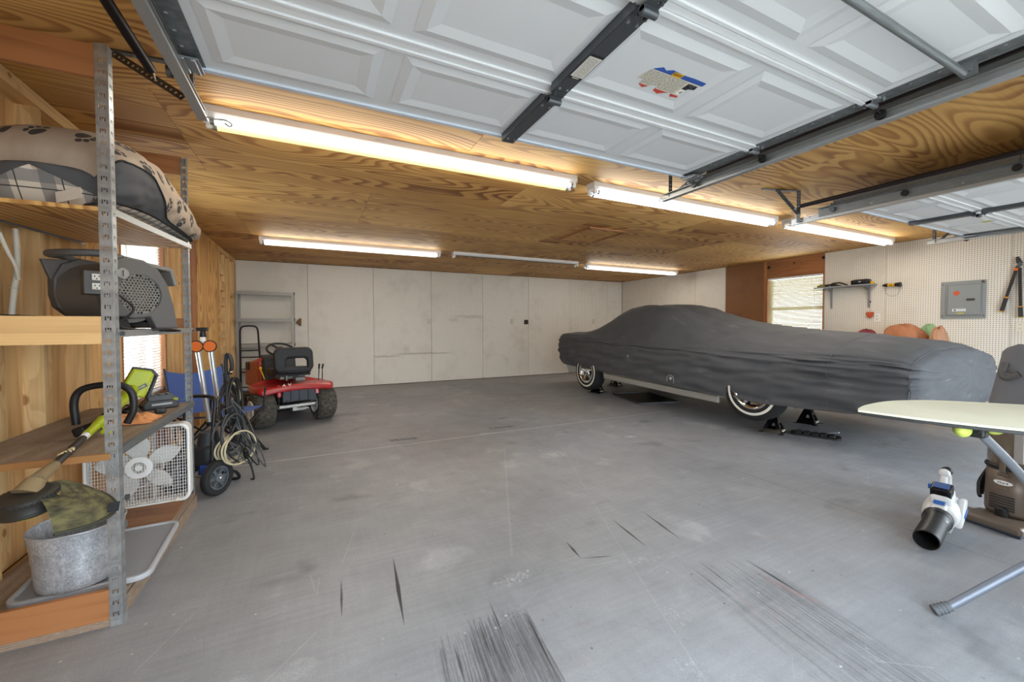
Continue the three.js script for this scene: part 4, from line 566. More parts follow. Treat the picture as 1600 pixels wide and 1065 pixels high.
{ // galvanized tub
  const t = thing('galvanized_tub', 'dented galvanized metal bucket on the rack base', 'bucket', [-0.955, 0.125, -2.435]);
  const tubT = tex(256, 256, (u, v) => { const n = fbm(u * 24, v * 9, 4), k = 172 + 22 * n + 40 * (hash2(Math.floor(u * 256), Math.floor(v * 128)) - 0.5) + 20 * fbm(u * 6, v * 3, 3); return [k, k + 2, k + 6]; });
  const P = [[0, 0.004], [0.122, 0.004], [0.126, 0.0], [0.130, 0.004], [0.133, 0.022], [0.1325, 0.026], [0.136, 0.07], [0.139, 0.074], [0.1375, 0.079], [0.141, 0.125], [0.144, 0.129], [0.1425, 0.134], [0.146, 0.18], [0.149, 0.186], [0.1475, 0.19], [0.152, 0.238], [0.156, 0.242], [0.157, 0.248], [0.154, 0.252], [0.150, 0.248], [0.146, 0.19], [0.128, 0.02], [0, 0.012]];
  const g = lathe(P, 56), p = g.attributes.position; for (let i = 0; i < p.count; i++) { const a = Math.atan2(p.getZ(i), p.getX(i)), y = p.getY(i), k = 1 + 0.018 * noise(a * 1.6 + 4, y * 9) + 0.010 * noise(a * 5, y * 20); p.setX(i, p.getX(i) * k); p.setZ(i, p.getZ(i) * k); p.setY(i, y + 0.010 * (y / 0.25) * noise(a * 1.2 + 9, 2)); } g.computeVertexNormals();
  part(t, 'body', g, M(0xffffff, 0.45, 0.3, { map: tubT, side: THREE.DoubleSide })); part(t, 'handle_lug', [rbox(0.05, 0.03, 0.006, 0.002, [-0.155, 0.20, 0.0], [0, PI / 2, 0]), rbox(0.05, 0.03, 0.006, 0.002, [0.155, 0.20, 0.0], [0, PI / 2, 0])], galvDull);
}
{ // white hose on the wall, dark case on the mid shelf
  solo('vacuum_hose', 'pale hose hanging on the plank wall above the middle shelf', 'hose', [tube([[-1.262, 1.70, -2.745], [-1.262, 1.60, -2.752], [-1.262, 1.50, -2.745], [-1.262, 1.40, -2.72], [-1.262, 1.30, -2.70], [-1.262, 1.24, -2.69]], 0.0115, 50, 10), tube([[-1.25, 1.46, -2.73], [-1.245, 1.52, -2.70], [-1.25, 1.58, -2.66], [-1.26, 1.66, -2.63]], 0.008, 30, 8), tor(0.014, 0.003, [-1.262, 1.42, -2.725], [PI / 2, 0, 0], 2 * PI, 16, 6)], M(0xcfc6b4, 0.6));
  const l = thing('flat_case', 'flat dark case at the wall end of the middle rack shelf', 'case', [-1.18, 1.2185, -2.43]); part(l, 'body', rbox(0.17, 0.055, 0.30, 0.01, [0, 0.0285, 0]), M(0x55565a, 0.5)); part(l, 'lid', rbox(0.18, 0.016, 0.31, 0.006, [0, 0.064, 0], [0, 0, -0.03]), blackM); part(l, 'latch', box(0.03, 0.03, 0.01, [0.04, 0.04, 0.153]), M(0xbfae92, 0.6), 'tan latch');
}

// ================================================================== COVERED CAR
const CX = 5.38;
{
  const car = thing('car', 'classic car on jack stands under a dark grey cover', 'car');
  const silver = MP(0xb2b0aa, 0.3, 0.4, { clearcoat: 0.6, clearcoatRoughness: 0.15 });
  const Fz = -2.92, Rz = -6.02, Fy = 0.494, Ry = 0.402, arch = (zc, yc, r) => { const p = []; for (let i = 0; i <= 12; i++) { const a = PI - i / 12 * PI; p.push([zc + r * Math.cos(a), yc + r * Math.sin(a)]); } return p; };
  // side outline in (z, y)
  const lowY = (z) => lerp(0.33, 0.40, (z + 6.9) / 5.2) - 0.02;
  const side = [[-6.85, 0.55], [-6.7, lowY(-6.7)], [Rz - 0.40, lowY(Rz)], ...arch(Rz, Ry, 0.38), [Rz + 0.40, lowY(Rz) - 0.02], [Fz - 0.40, lowY(Fz) - 0.02], ...arch(Fz, Fy, 0.38), [Fz + 0.40, lowY(Fz)], [-1.85, 0.48], [-1.75, 0.62], [-1.76, 0.86], [-2.6, 0.95], [-3.5, 0.98], [-4.6, 0.97], [-6.2, 0.98], [-6.85, 0.95]];
  part(car, 'body_shell', extr(shp(side.map(([z, y]) => [-z, y])), 1.76, 0.03, [CX, 0, 0], [0, PI / 2, 0]), silver);
  part(car, 'cabin', extr(shp([[3.6, 0.96], [4.35, 1.34], [4.7, 1.40], [5.2, 1.38], [6.0, 0.97]]), 0.92, 0.04, [CX, 0, 0], [0, PI / 2, 0]), M(0x4a4c50, 0.3));
  part(car, 'rocker_panel', rbox(0.05, 0.10, 2.2, 0.02, [CX - 0.875, 0.345, -4.47], [0.022, 0, 0]), silver, 'silver rocker panel');
  for (const x of [-0.5, 0.5]) part(car, 'frame_rail', bar([CX + x, 0.32, -6.6], [CX + x, 0.40, -2.75], 0.08, 0.08), blackM);
  const wheel = (x, y, z, s, steer) => {
    const w = new THREE.Group(); w.name = 'wheel'; w.position.set(x, y, z); w.rotation.y = steer; car.add(w); const R = [0, 0, s * PI / 2];
    part(w, 'tire', lathe([[0.19, -0.10], [0.25, -0.108], [0.305, -0.10], [0.328, -0.082], [0.335, -0.06], [0.337, 0], [0.335, 0.06], [0.328, 0.082], [0.305, 0.10], [0.25, 0.108], [0.19, 0.10]], 48, [0, 0, 0], R), rubberM);
    part(w, 'whitewall', lathe([[0.243, 0.1085], [0.246, 0.1105], [0.268, 0.1085], [0.271, 0.106]], 48, [0, 0, 0], R), M(0xe6e2d8, 0.6), 'white sidewall stripe');
    part(w, 'rim', lathe([[0.0, 0.03], [0.05, 0.03], [0.16, 0.02], [0.168, 0.06], [0.182, 0.095], [0.194, 0.104], [0.198, 0.098], [0.196, 0.02], [0.196, -0.1]], 48, [0, 0, 0], R), M(0x9a9894, 0.22, 0.95));
    part(w, 'trim_ring', lathe([[0.160, 0.078], [0.176, 0.103], [0.196, 0.109], [0.203, 0.103]], 48, [0, 0, 0], R), chromeM, 'chrome trim ring');
    for (let k = 0; k < 5; k++) { const a = k / 5 * 2 * PI + 0.4; const sp = extr(shp([[0.03, -0.030], [0.165, -0.020], [0.165, 0.020], [0.03, 0.030]]), 0.024, 0.007); sp.rotateZ(a); sp.rotateY(s * -PI / 2); sp.translate(-s * 0.068, 0, 0); part(w, 'spoke', sp, chromeM); }
    part(w, 'hub_cap', lathe([[0, 0.10], [0.025, 0.098], [0.034, 0.085], [0.036, 0.06]], 24, [0, 0, 0], R), chromeM);
  };
  wheel(CX - 0.855, Fy, Fz, 1, 0.06); wheel(CX - 0.855, Ry, Rz, 1, 0); wheel(CX + 0.855, Fy, Fz, -1, 0.06); wheel(CX + 0.855, Ry, Rz, -1, 0);
  rebase(car);

  // ---- the cover
  const cov = thing('car_cover', 'dark grey fabric car cover draped over the classic car', 'car cover');
  // z, hemY, hemW, sideY, sideW, shoulderY, shoulderW, edgeY, edgeW, topY
  const ST = [
    [-7.06, 0.66, 0.80, 0.80, 0.86, 1.00, 0.84, 1.05, 0.74, 1.075], [-6.98, 0.57, 0.88, 0.76, 0.94, 1.02, 0.90, 1.075, 0.78, 1.10], [-6.78, 0.49, 0.93, 0.72, 0.97, 1.03, 0.93, 1.09, 0.80, 1.125], [-6.4, 0.475, 0.95, 0.70, 0.98, 1.03, 0.945, 1.10, 0.80, 1.15], [-6.1, 0.465, 0.955, 0.70, 0.985, 1.025, 0.95, 1.14, 0.76, 1.22],
    [-5.75, 0.455, 0.96, 0.69, 0.99, 1.01, 0.955, 1.27, 0.70, 1.37], [-5.4, 0.448, 0.96, 0.68, 0.99, 0.995, 0.955, 1.45, 0.63, 1.535], [-5.1, 0.44, 0.96, 0.675, 0.99, 0.985, 0.955, 1.515, 0.61, 1.577], [-4.8, 0.432, 0.96, 0.67, 0.99, 0.975, 0.955, 1.525, 0.59, 1.58], [-4.45, 0.422, 0.96, 0.665, 0.99, 0.965, 0.955, 1.48, 0.575, 1.555], [-4.15, 0.412, 0.96, 0.66, 0.99, 0.955, 0.955, 1.34, 0.60, 1.47],
    [-3.8, 0.40, 0.96, 0.65, 0.99, 0.945, 0.955, 1.20, 0.66, 1.36], [-3.4, 0.388, 0.96, 0.64, 0.99, 0.935, 0.955, 1.10, 0.70, 1.275], [-2.9, 0.385, 0.96, 0.64, 0.985, 0.92, 0.955, 1.04, 0.76, 1.205], [-2.45, 0.398, 0.955, 0.64, 0.98, 0.905, 0.945, 1.005, 0.78, 1.165], [-2.05, 0.42, 0.945, 0.65, 0.97, 0.90, 0.94, 0.995, 0.80, 1.13], [-1.78, 0.445, 0.935, 0.66, 0.955, 0.90, 0.93, 0.98, 0.80, 1.10], [-1.63, 0.465, 0.925, 0.67, 0.94, 0.885, 0.915, 0.96, 0.79, 1.065], [-1.575, 0.48, 0.90, 0.675, 0.915, 0.87, 0.89, 0.935, 0.77, 1.03]];
  const cr = (p0, p1, p2, p3, t) => 0.5 * (2 * p1 + (p2 - p0) * t + (2 * p0 - 5 * p1 + 4 * p2 - p3) * t * t + (3 * p1 - p0 - 3 * p2 + p3) * t * t * t);
  const station = (z) => { let i = 0; while (i < ST.length - 2 && z > ST[i + 1][0]) i++; const t = clamp((z - ST[i][0]) / (ST[i + 1][0] - ST[i][0])), g = (k) => ST[clamp(k, 0, ST.length - 1)]; return ST[0].map((_, c) => cr(g(i - 1)[c], g(i)[c], g(i + 1)[c], g(i + 2)[c], t)); };
  const prof = (z) => { const s = station(z), H = [[s[2], s[1]], [s[4], s[3]], [s[6] + 0.012, lerp(s[3], s[5], 0.72)], [s[6] - 0.03, s[5] + 0.015], [s[8], s[7]], [s[8] * 0.5, lerp(s[7], s[9], 0.8)]]; return [...H.map(([w, y]) => [-w, y]), [0, s[9]], ...H.reverse().map(([w, y]) => [w, y])]; };
  const surf = (z, t) => { const P = prof(z), n = P.length - 1, f = clamp(t) * n, i = Math.min(n - 1, Math.floor(f)), k = f - i, g = (q) => P[clamp(q, 0, n)];
    let x = cr(g(i - 1)[0], g(i)[0], g(i + 1)[0], g(i + 2)[0], k), y = cr(g(i - 1)[1], g(i)[1], g(i + 1)[1], g(i + 2)[1], k);
    const sideK = 1 - sstep(0.18, 0.36, Math.min(t, 1 - t)), topK = 1 - sideK;
    // folds: long sagging creases on the flanks, slack ripples near the hem and the nose, a taut diagonal from the roof
    const q = Math.min(t, 1 - t), sag = noise(z * 0.75 + 3, q * 26 + z * 1.1) * 0.034 + noise(z * 1.6 + 11, q * 46 - z * 1.6) * 0.020 + noise(z * 5.5, q * 14) * 0.008;
    const nose = sstep(-3.6, -2.0, z), crumple = nose * (noise(z * 2.4, q * 52 + z * 0.8) * 0.036 + noise(z * 6 + 5, q * 40) * 0.012), tail = sstep(-6.5, -6.9, z) * (1 - sstep(0.05, 0.22, q)) * noise(z * 9 + q * 30, q * 22) * 0.05;
    const d = sideK * (sag + crumple + tail) * sstep(0, 0.03, q + 0.01); x += Math.sign(x || 1) * d * 1.2;
    const gre = Math.exp(-Math.pow((z + 4.1) / 0.8, 2)), dia = sstep(0.26, 0.33, q) * (1 - sstep(0.40, 0.47, q));
    y += topK * (0.014 * noise(z * 1.8, x * 3.5 + z) + 0.008 * noise(z * 5, x * 6)) - gre * dia * 0.03 + 0.012 * topK * nose * noise(z * 2.6 + 8, x * 5 + z * 2);
    y += (1 - sstep(0, 0.05, q)) * 0.010 * noise(z * 3.1, 4);
    return [CX + x, y, z]; };
  const clothT = tex(512, 512, (u, v, x, y) => { const k = 80 + 7 * fbm(u * 6, v * 6, 4) + 8 * (hash2(x, y) - 0.5) + ((x + y) % 4 === 0 ? 3 : 0) + 12 * sstep(0.35, 0.6, fbm(u * 9 + 7, v * 3, 3)); return [k - 1, k, k + 3]; });
  const clothM = M(0xffffff, 0.82, 0, { map: clothT, side: THREE.DoubleSide });
  const z0 = ST[0][0], z1 = ST[ST.length - 1][0], nz = 260, nt = 132;
  part(cov, 'main_panel', grid(nt, nz, (u, v) => { const z = lerp(z0, z1, v), p = surf(z, u); return [...p, u * 4, v * 5.5 * 0.7]; }), clothM);
  const endCap = (z, out) => { const a = surf(z, 1), b = surf(z, 0), rim = (u) => (u <= 0.8 ? surf(z, u / 0.8) : [lerp(a[0], b[0], (u - 0.8) / 0.2), lerp(a[1], b[1], (u - 0.8) / 0.2) - 0.05 * Math.sin((u - 0.8) / 0.2 * PI), z]);
    return grid(180, 26, (u, v) => { const p = rim(u), cy = z < -4 ? 0.84 : 0.78, bl = out * (z < -4 ? 0.05 : 0.11) * Math.sqrt(Math.max(0, 1 - Math.pow(1 - v, 2.2))), X = lerp(p[0], CX, v), Y = lerp(p[1], cy, v), w = 0.022 * sstep(0, 0.25, v) * noise(X * 2.2 + z, Y * 6 + X * 1.5); return [lerp(p[0], CX, v), lerp(p[1], cy, v) + w, p[2] + bl + 0.7 * w, u * 4, v]; }); };
  part(cov, 'front_panel', endCap(z1, 1), clothM); part(cov, 'rear_panel', endCap(z0, -1), clothM);
  const seamAt = (z) => tube([...Array(40)].map((_, i) => { const p = surf(z, lerp(0.01, 0.99, i / 39)), c = [CX, 0.75], dx = p[0] - c[0], dy = p[1] - c[1], L = Math.hypot(dx, dy); return [p[0] + dx / L * 0.002, p[1] + dy / L * 0.002, p[2]]; }), 0.0035, 160, 5);
  const seamM = M(0x5d6065, 0.85); part(cov, 'seam', seamAt(-2.16), seamM); part(cov, 'seam', seamAt(z1 - 0.01), seamM);
  part(cov, 'hem', [tube([...Array(60)].map((_, i) => surf(lerp(z0 + 0.02, z1 - 0.02, i / 59), 0.0)), 0.006, 200, 5)], clothM); part(cov, 'hem', [tube([...Array(60)].map((_, i) => surf(lerp(z0 + 0.02, z1 - 0.02, i / 59), 1.0)), 0.006, 200, 5)], clothM);
  { const p = surf(-4.05, 0.03); part(cov, 'tie_patch', [cyl(0.022, 0.022, 0.004, [p[0] - 0.008, p[1] + 0.03, p[2]], [0, 0, PI / 2], 12), tube([[p[0] - 0.012, p[1] - 0.02, p[2] - 0.06], [p[0] - 0.014, p[1] + 0.05, p[2] - 0.05], [p[0] - 0.014, p[1] + 0.075, p[2]], [p[0] - 0.014, p[1] + 0.05, p[2] + 0.05], [p[0] - 0.012, p[1] - 0.03, p[2] + 0.06]], 0.003, 30, 5)], M(0xb9bcbf, 0.7), 'pale eyelet patch'); const q = surf(-4.88, 0.115); part(cov, 'worn_spot', place(sph(0.025, [0, 0, 0], [0.15, 1, 0.5], 10), [q[0] - 0.004, q[1], q[2]]), M(0xa9adb0, 0.8), 'pale scuff'); }
  rebase(cov);
}
function jackStand(x, z, h, ry, label) {
  const j = thing('jack_stand', label, 'jack stand', [x, 0, z], ry, 'black jack stands'); const b = 0.10, t = 0.028;
  for (let k = 0; k < 4; k++) { const a = k * PI / 2, g = extr(shp([[-b, 0], [b, 0], [t, h], [-t, h]], k % 1 ? [] : [(() => { const p = new THREE.Path(); p.moveTo(-0.05, 0.05); p.lineTo(-0.022, h * 0.6); p.lineTo(0.022, h * 0.6); p.lineTo(0.05, 0.05); p.closePath(); return p; })()]), 0.004, 0, [0, 0, 0]); const tilt = Math.atan2(b - t, h); g.rotateX(-tilt); g.translate(0, 0, b); g.rotateY(a); part(j, 'side_plate', g, blackGloss); }
  part(j, 'top_collar', rbox(0.066, 0.05, 0.066, 0.006, [0, h - 0.01, 0]), blackGloss); part(j, 'post', [rbox(0.04, 0.16, 0.03, 0.004, [0, h + 0.02, 0]), rbox(0.10, 0.024, 0.045, 0.006, [0, h + 0.105, 0]), box(0.02, 0.03, 0.045, [-0.045, h + 0.12, 0]), box(0.02, 0.03, 0.045, [0.045, h + 0.12, 0])], steelDark);
  for (let k = 0; k < 4; k++) part(j, 'foot', rbox(0.05, 0.008, 0.05, 0.002, [b * (k & 1 ? 1 : -1), 0.004, b * (k & 2 ? 1 : -1)]), blackGloss); part(j, 'lever', rod([0.03, h - 0.03, 0], [0.12, h - 0.07, 0.02], 0.006), steelM); part(j, 'label', box(0.10, 0.018, 0.002, [0, 0.03, b - 0.002], [-0.25, 0, 0]), M(0xc9c5b8, 0.5), 'pale label strip');
}
jackStand(4.80, -2.88, 0.20, 0.25, 'black jack stand in front of the front whitewall wheel'); jackStand(5.62, -2.95, 0.20, 0.2, 'black jack stand beside the ribbed black tray'); jackStand(4.72, -6.06, 0.17, 0.3, 'low black jack stand beside the rear whitewall wheel'); jackStand(5.56, -6.55, 0.17, 0.2, 'black jack stand far under the car tail');
{ // creeper mat
  const m = thing('drip_pan', 'flat black drip pan with a silver edge under the car', 'drip pan', [5.02, 0, -5.17], -0.27);
  part(m, 'pan', rbox(0.70, 0.016, 0.95, 0.006, [0, 0.008, 0]), M(0x0c0c0d, 0.4)); for (const [w, d, x, z] of [[0.72, 0.02, 0, 0.47], [0.72, 0.02, 0, -0.47], [0.02, 0.95, -0.35, 0], [0.02, 0.95, 0.35, 0]]) part(m, 'rim', rbox(w, 0.03, d, 0.005, [x, 0.015, z]), M(0x4b4c4e, 0.35, 0.5)); part(m, 'spill', extr(shp([[0, 0], [0.06, 0.01], [0.09, 0.05], [0.03, 0.06], [-0.02, 0.03]]), 0.002, 0, [-0.2, 0.0175, 0.02], [-PI / 2, 0, 0]), M(0x7c2420, 0.6), 'reddish spill');
  const t = thing('ribbed_tray', 'black ribbed plastic tray on the floor near the front wheel', 'tray', [5.02, 0, -2.56], -1.15);
  part(t, 'base', extr(roundRect(0.46, 0.20, 0.05), 0.02, 0.005, [0, 0.010, 0], [PI / 2, 0, 0]), blackM); for (let k = 0; k < 5; k++) part(t, 'rib', rbox(0.055, 0.018, 0.15, 0.008, [-0.15 + k * 0.075, 0.028, 0]), M(0x2a2b2d, 0.5)); part(t, 'clip', [rod([0.12, 0.03, -0.10], [0.19, 0.045, -0.12], 0.006), sph(0.012, [0.2, 0.045, -0.125])], steelM, 'small silver clip');
}

// ================================================================== RIDING MOWER
{
  const m = thing('riding_mower', 'red riding lawn mower with black seat parked by the back wall', 'mower', [-0.255, 0, -5.87], 0.34);
  const dirt = tex(256, 256, (u, v, x, y) => mixc([52, 50, 46], [128, 120, 104], clamp(0.25 + 0.8 * fbm(u * 12, v * 12, 4) + 0.4 * (hash2(x >> 1, y >> 1) - 0.5)))), tyreM = M(0xffffff, 0.9, 0, { map: dirt }), dark = M(0x1b1b1d, 0.55), rimM = M(0xd5d3cd, 0.45);
  const wheel = (x, z, r, w, s) => { const g = new THREE.Group(); g.name = 'wheel'; g.position.set(x, r, z); m.add(g); const R = [0, 0, PI / 2], h = w / 2;
    const tl = lathe([[r * 0.52, -h * 0.8], [r * 0.62, -h], [r * 0.82, -h * 1.0], [r * 0.95, -h * 0.78], [r, -h * 0.4], [r * 1.0, 0], [r, h * 0.4], [r * 0.95, h * 0.78], [r * 0.82, h], [r * 0.62, h], [r * 0.52, h * 0.8]], 40, [0, 0, 0], R); { const uv = tl.attributes.uv; for (let i = 0; i < uv.count; i++) uv.setXY(i, uv.getX(i) * 3, uv.getY(i)); }
    part(g, 'tire', tl, tyreM); const tr = []; for (let k = 0; k < 26; k++) { const a = k / 26 * 2 * PI; for (const q of [-1, 0, 1]) tr.push(place(new THREE.BoxGeometry(w * 0.22, 0.008, r * 0.12), [q * w * 0.26, r * Math.cos(a + q * 0.1), r * Math.sin(a + q * 0.1)].map((v, i) => (i && Math.abs(q) ? v * 0.985 : v)), [a + q * 0.1, 0, 0])); } const trd = part(g, 'tread', tr, tyreM); trd.userData.kind = 'stuff';
    part(g, 'rim', [lathe([[0, 0], [r * 0.2, 0.0], [r * 0.44, -0.005], [r * 0.5, 0.02], [r * 0.54, 0.035], [r * 0.52, 0.04]], 32, [s * h * 0.80, 0, 0], [0, 0, -s * PI / 2]), cyl(r * 0.15, r * 0.15, 0.03, [s * h * 0.86, 0, 0], R, 14)], rimM, 'off-white rim'); part(g, 'rim_back', lathe([[0, 0], [r * 0.44, 0.0], [r * 0.52, 0.03]], 32, [-s * h * 0.8, 0, 0], [0, 0, s * PI / 2]), rimM); };
  wheel(-0.36, 0, 0.225, 0.23, -1); wheel(0.36, 0, 0.225, 0.23, 1); wheel(-0.36, -1.18, 0.16, 0.15, -1); wheel(0.36, -1.18, 0.16, 0.15, 1);
  // fender pan
  const fp = (() => { const s = new THREE.Shape(); s.moveTo(-0.45, -0.26); s.quadraticCurveTo(-0.50, 0.12, -0.40, 0.20); s.quadraticCurveTo(0, 0.26, 0.40, 0.20); s.quadraticCurveTo(0.50, 0.12, 0.45, -0.26); s.lineTo(0.26, -0.36); s.lineTo(-0.26, -0.36); s.closePath(); return s; })();
  { const g = extr(fp, 0.075, 0.028, [0, 0.525, 0], [PI / 2, 0, 0], 14), p = g.attributes.position; for (let i = 0; i < p.count; i++) { const x = Math.abs(p.getX(i)); p.setY(i, p.getY(i) - 0.32 * x * x - 0.05 * sstep(0.12, 0.24, p.getZ(i))); } g.computeVertexNormals(); part(m, 'fender', g, redPaint, 'red rear fender'); }
  for (const x of [-0.22, 0.22]) part(m, 'fender_skirt', extr(shp([[-0.25, -0.02], [0.19, -0.02], [0.17, 0.09], [-0.23, 0.12]]), 0.05, 0.015, [x, 0.40, -0.05], [0, PI / 2, 0]), redPaint);
  for (const [x, g] of [[-0.20, [[0, 0], [0.02, 0.03], [0.04, 0], [0.03, 0], [0.02, 0.015], [0.01, 0]]], [-0.14, [[0, 0.03], [0.012, 0.03], [0.022, 0.01], [0.032, 0.03], [0.044, 0.03], [0.022, 0]]]]) part(m, 'decal', extr(shp(g), 0.002, 0, [x, 0.51, 0.238]), M(0xe8dfd0, 0.5), 'white fender decal');
  part(m, 'rear_plate', [rbox(0.40, 0.17, 0.09, 0.012, [0.02, 0.385, 0.13]), ...[-0.10, 0, 0.10].map((x) => rbox(0.022, 0.165, 0.02, 0.006, [x + 0.02, 0.385, 0.178])), ...[-0.13, 0.0, 0.13].map((x) => rbox(0.075, 0.02, 0.012, 0.004, [x + 0.02, 0.315, 0.18]))], M(0x2e333b, 0.4), 'dark blue-grey ribbed rear panel');
  part(m, 'axle', [rod([-0.28, 0.225, 0], [0.28, 0.225, 0], 0.03), rbox(0.42, 0.035, 0.10, 0.006, [0, 0.245, 0.10]), rbox(0.16, 0.06, 0.12, 0.01, [0.03, 0.20, 0.05]), rbox(0.10, 0.012, 0.14, 0.003, [0.05, 0.215, 0.17])], M(0xb4b4b0, 0.35, 0.7), 'bare metal axle and hitch');
  part(m, 'frame', [rbox(0.34, 0.07, 1.35, 0.01, [0, 0.32, -0.60]), rod([-0.21, 0.26, 0.12], [-0.21, 0.45, 0.14], 0.008), rod([-0.21, 0.27, 0.12], [-0.10, 0.255, 0.14], 0.008)], dark);
  part(m, 'mower_deck', [extr(roundRect(0.92, 0.60, 0.2), 0.12, 0.03, [0.02, 0.16, -0.62], [PI / 2, 0, 0]), cyl(0.07, 0.09, 0.06, [-0.26, 0.24, -0.62]), cyl(0.07, 0.09, 0.06, [0.28, 0.24, -0.62])], dark); part(m, 'discharge_chute', extr(shp([[0, 0], [0.16, -0.03], [0.17, 0.04], [0, 0.12]]), 0.22, 0.01, [0.46, 0.10, -0.60]), dark);
  // engine block / battery under the seat
  part(m, 'seat_mount', [rbox(0.30, 0.05, 0.26, 0.01, [0, 0.585, -0.16]), rod([-0.08, 0.55, 0.0], [-0.08, 0.62, -0.02], 0.018), rod([0.08, 0.55, 0.0], [0.06, 0.62, -0.02], 0.012), rbox(0.12, 0.05, 0.10, 0.01, [0.05, 0.57, 0.06])], M(0x6a6a68, 0.4, 0.6)); part(m, 'spring', [tor(0.02, 0.005, [0.02, 0.575, 0.03], [PI / 2, 0, 0]), tor(0.02, 0.005, [0.02, 0.59, 0.03], [PI / 2, 0, 0])], redPaint);
  const seatM = M(0x222326, 0.62);
  part(m, 'seat', [extr(roundRect(0.46, 0.44, 0.09), 0.09, 0.03, [0.0, 0.66, -0.19], [PI / 2 - 0.06, 0, 0]), rbox(0.42, 0.03, 0.36, 0.012, [0, 0.615, -0.18])], seatM);
  const bk = roundRect(0.46, 0.32, 0.085, 0, 0.14); bk.holes.push(roundRectHole(0.25, 0.15, 0.045, 0.03, 0.085)); const back = part(m, 'backrest', extr(bk, 0.085, 0.03, [0, 0, 0], [0, 0, 0], 8), seatM, 'black seat back with a cut-out'); back.position.set(0, 0.67, 0.035); back.rotation.x = -0.12;
  // hood, dash, wheel
  part(m, 'hood', [extr(shp([[0.62, 0.40], [0.70, 0.78], [0.78, 0.80], [1.30, 0.72], [1.42, 0.62], [1.44, 0.36]]), 0.46, 0.04, [0, 0, 0], [0, PI / 2, 0])], redPaint, 'red engine hood'); part(m, 'hood_trim', [rbox(0.30, 0.03, 0.30, 0.012, [0, 0.80, -0.86], [0.12, 0, 0]), rbox(0.485, 0.12, 0.20, 0.02, [0, 0.66, -1.25])], M(0x26272a, 0.5)); part(m, 'dashboard', [extr(shp([[0.48, 0.42], [0.56, 0.80], [0.66, 0.82], [0.70, 0.42]]), 0.40, 0.02, [0, 0, 0], [0, PI / 2, 0])], M(0x232427, 0.55));
  const sw = part(m, 'steering_wheel', [tor(0.165, 0.014, [0, 0, 0], [PI / 2, 0, 0], 2 * PI, 36, 8), cyl(0.05, 0.06, 0.03), ...[0, 2.1, 4.2].map((a) => rod([0, 0, 0], [0.165 * Math.cos(a), 0, 0.165 * Math.sin(a)], 0.012))], blackM); sw.position.set(0, 0.92, -0.52); sw.rotation.x = 0.5; part(m, 'steering_column', rod([0, 0.60, -0.62], [0, 0.92, -0.52], 0.022), dark);
  part(m, 'lever', [rod([0.36, 0.45, -0.16], [0.375, 0.66, -0.17], 0.006), rbox(0.025, 0.07, 0.014, 0.006, [0.378, 0.69, -0.172], [0, 0, -0.1])], blackM); part(m, 'lever', [rod([0.41, 0.44, -0.16], [0.42, 0.65, -0.17], 0.006), rbox(0.025, 0.07, 0.014, 0.006, [0.424, 0.685, -0.172], [0, 0, -0.2])], blackM); part(m, 'lever', [rod([-0.24, 0.55, -0.35], [-0.27, 0.68, -0.42], 0.008), sph(0.018, [-0.27, 0.69, -0.42])], yellowM, 'yellow control knob'); part(m, 'footrest', [rbox(0.20, 0.02, 0.36, 0.006, [-0.34, 0.36, -0.55]), rbox(0.20, 0.02, 0.36, 0.006, [0.34, 0.36, -0.55])], dark);
  part(m, 'reflector', cyl(0.03, 0.03, 0.01, [-0.40, 0.42, -0.30], [0, 0, PI / 2], 16), M(0xb4481c, 0.4), 'orange reflector');
}
{ // hand truck
  const h = thing('hand_truck', 'black hand truck with loop handle behind the riding mower', 'hand truck', [-0.95, 0, -7.85]);
  part(h, 'frame', [tube([[-0.15, 0.06, 0.02], [-0.135, 0.6, 0.10], [-0.125, 1.05, 0.17], [-0.115, 1.19, 0.19], [-0.07, 1.24, 0.195], [0.07, 1.24, 0.195], [0.115, 1.19, 0.19], [0.125, 1.05, 0.17], [0.135, 0.6, 0.10], [0.15, 0.06, 0.02]], 0.014, 90, 10)], blackM);
  for (const y of [0.25, 0.5, 0.74, 0.85]) part(h, 'crossbar', rod([-0.14, y, 0.05 + y * 0.11], [0.14, y, 0.05 + y * 0.11], 0.010), blackM); part(h, 'toe_plate', rbox(0.36, 0.008, 0.20, 0.003, [0, 0.006, 0.14]), steelDark); for (const s of [-1, 1]) part(h, 'wheel', [tor(0.085, 0.03, [s * 0.19, 0.116, -0.04], [0, PI / 2, 0], 2 * PI, 28, 10), cyl(0.07, 0.07, 0.03, [s * 0.19, 0.116, -0.04], [0, 0, PI / 2], 20)], rubberM); part(h, 'axle', rod([-0.2, 0.116, -0.04], [0.2, 0.116, -0.04], 0.009), steelM);
}
{ // grey metal shelving in the corner
  const s = thing('metal_shelf_unit', 'empty grey metal shelf unit in the back corner', 'shelf unit', [-0.80, 0, -8.66]), gm = M(0x9b9892, 0.5, 0.3), W = 0.90, D = 0.30;
  for (const x of [-1, 1]) for (const z of [-1, 1]) part(s, 'upright', [box(0.035, 1.86, 0.003, [x * (W / 2 - 0.0175), 0.93, z * D / 2]), box(0.003, 1.86, 0.035, [x * W / 2, 0.93, z * (D / 2 - 0.0175)])], gm);
  for (const y of [0.06, 0.45, 0.90, 1.36, 1.84]) { const b = part(s, 'shelf_board', box(W - 0.01, 0.004, D - 0.01, [0, y + 0.018, 0]), gm); part(b, 'shelf_lip', box(W - 0.008, 0.06, 0.004, [0, y - 0.01, D / 2 - 0.001]), gm); part(b, 'shelf_lip', box(W - 0.008, 0.042, 0.004, [0, y, -D / 2 + 0.001]), gm); }
  for (const y of [1.36, 1.84, 0.9]) part(s, 'clamp', rbox(0.016, 0.05, 0.03, 0.004, [W / 2 + 0.01, y, D / 2 - 0.01]), darkGreyM);
}
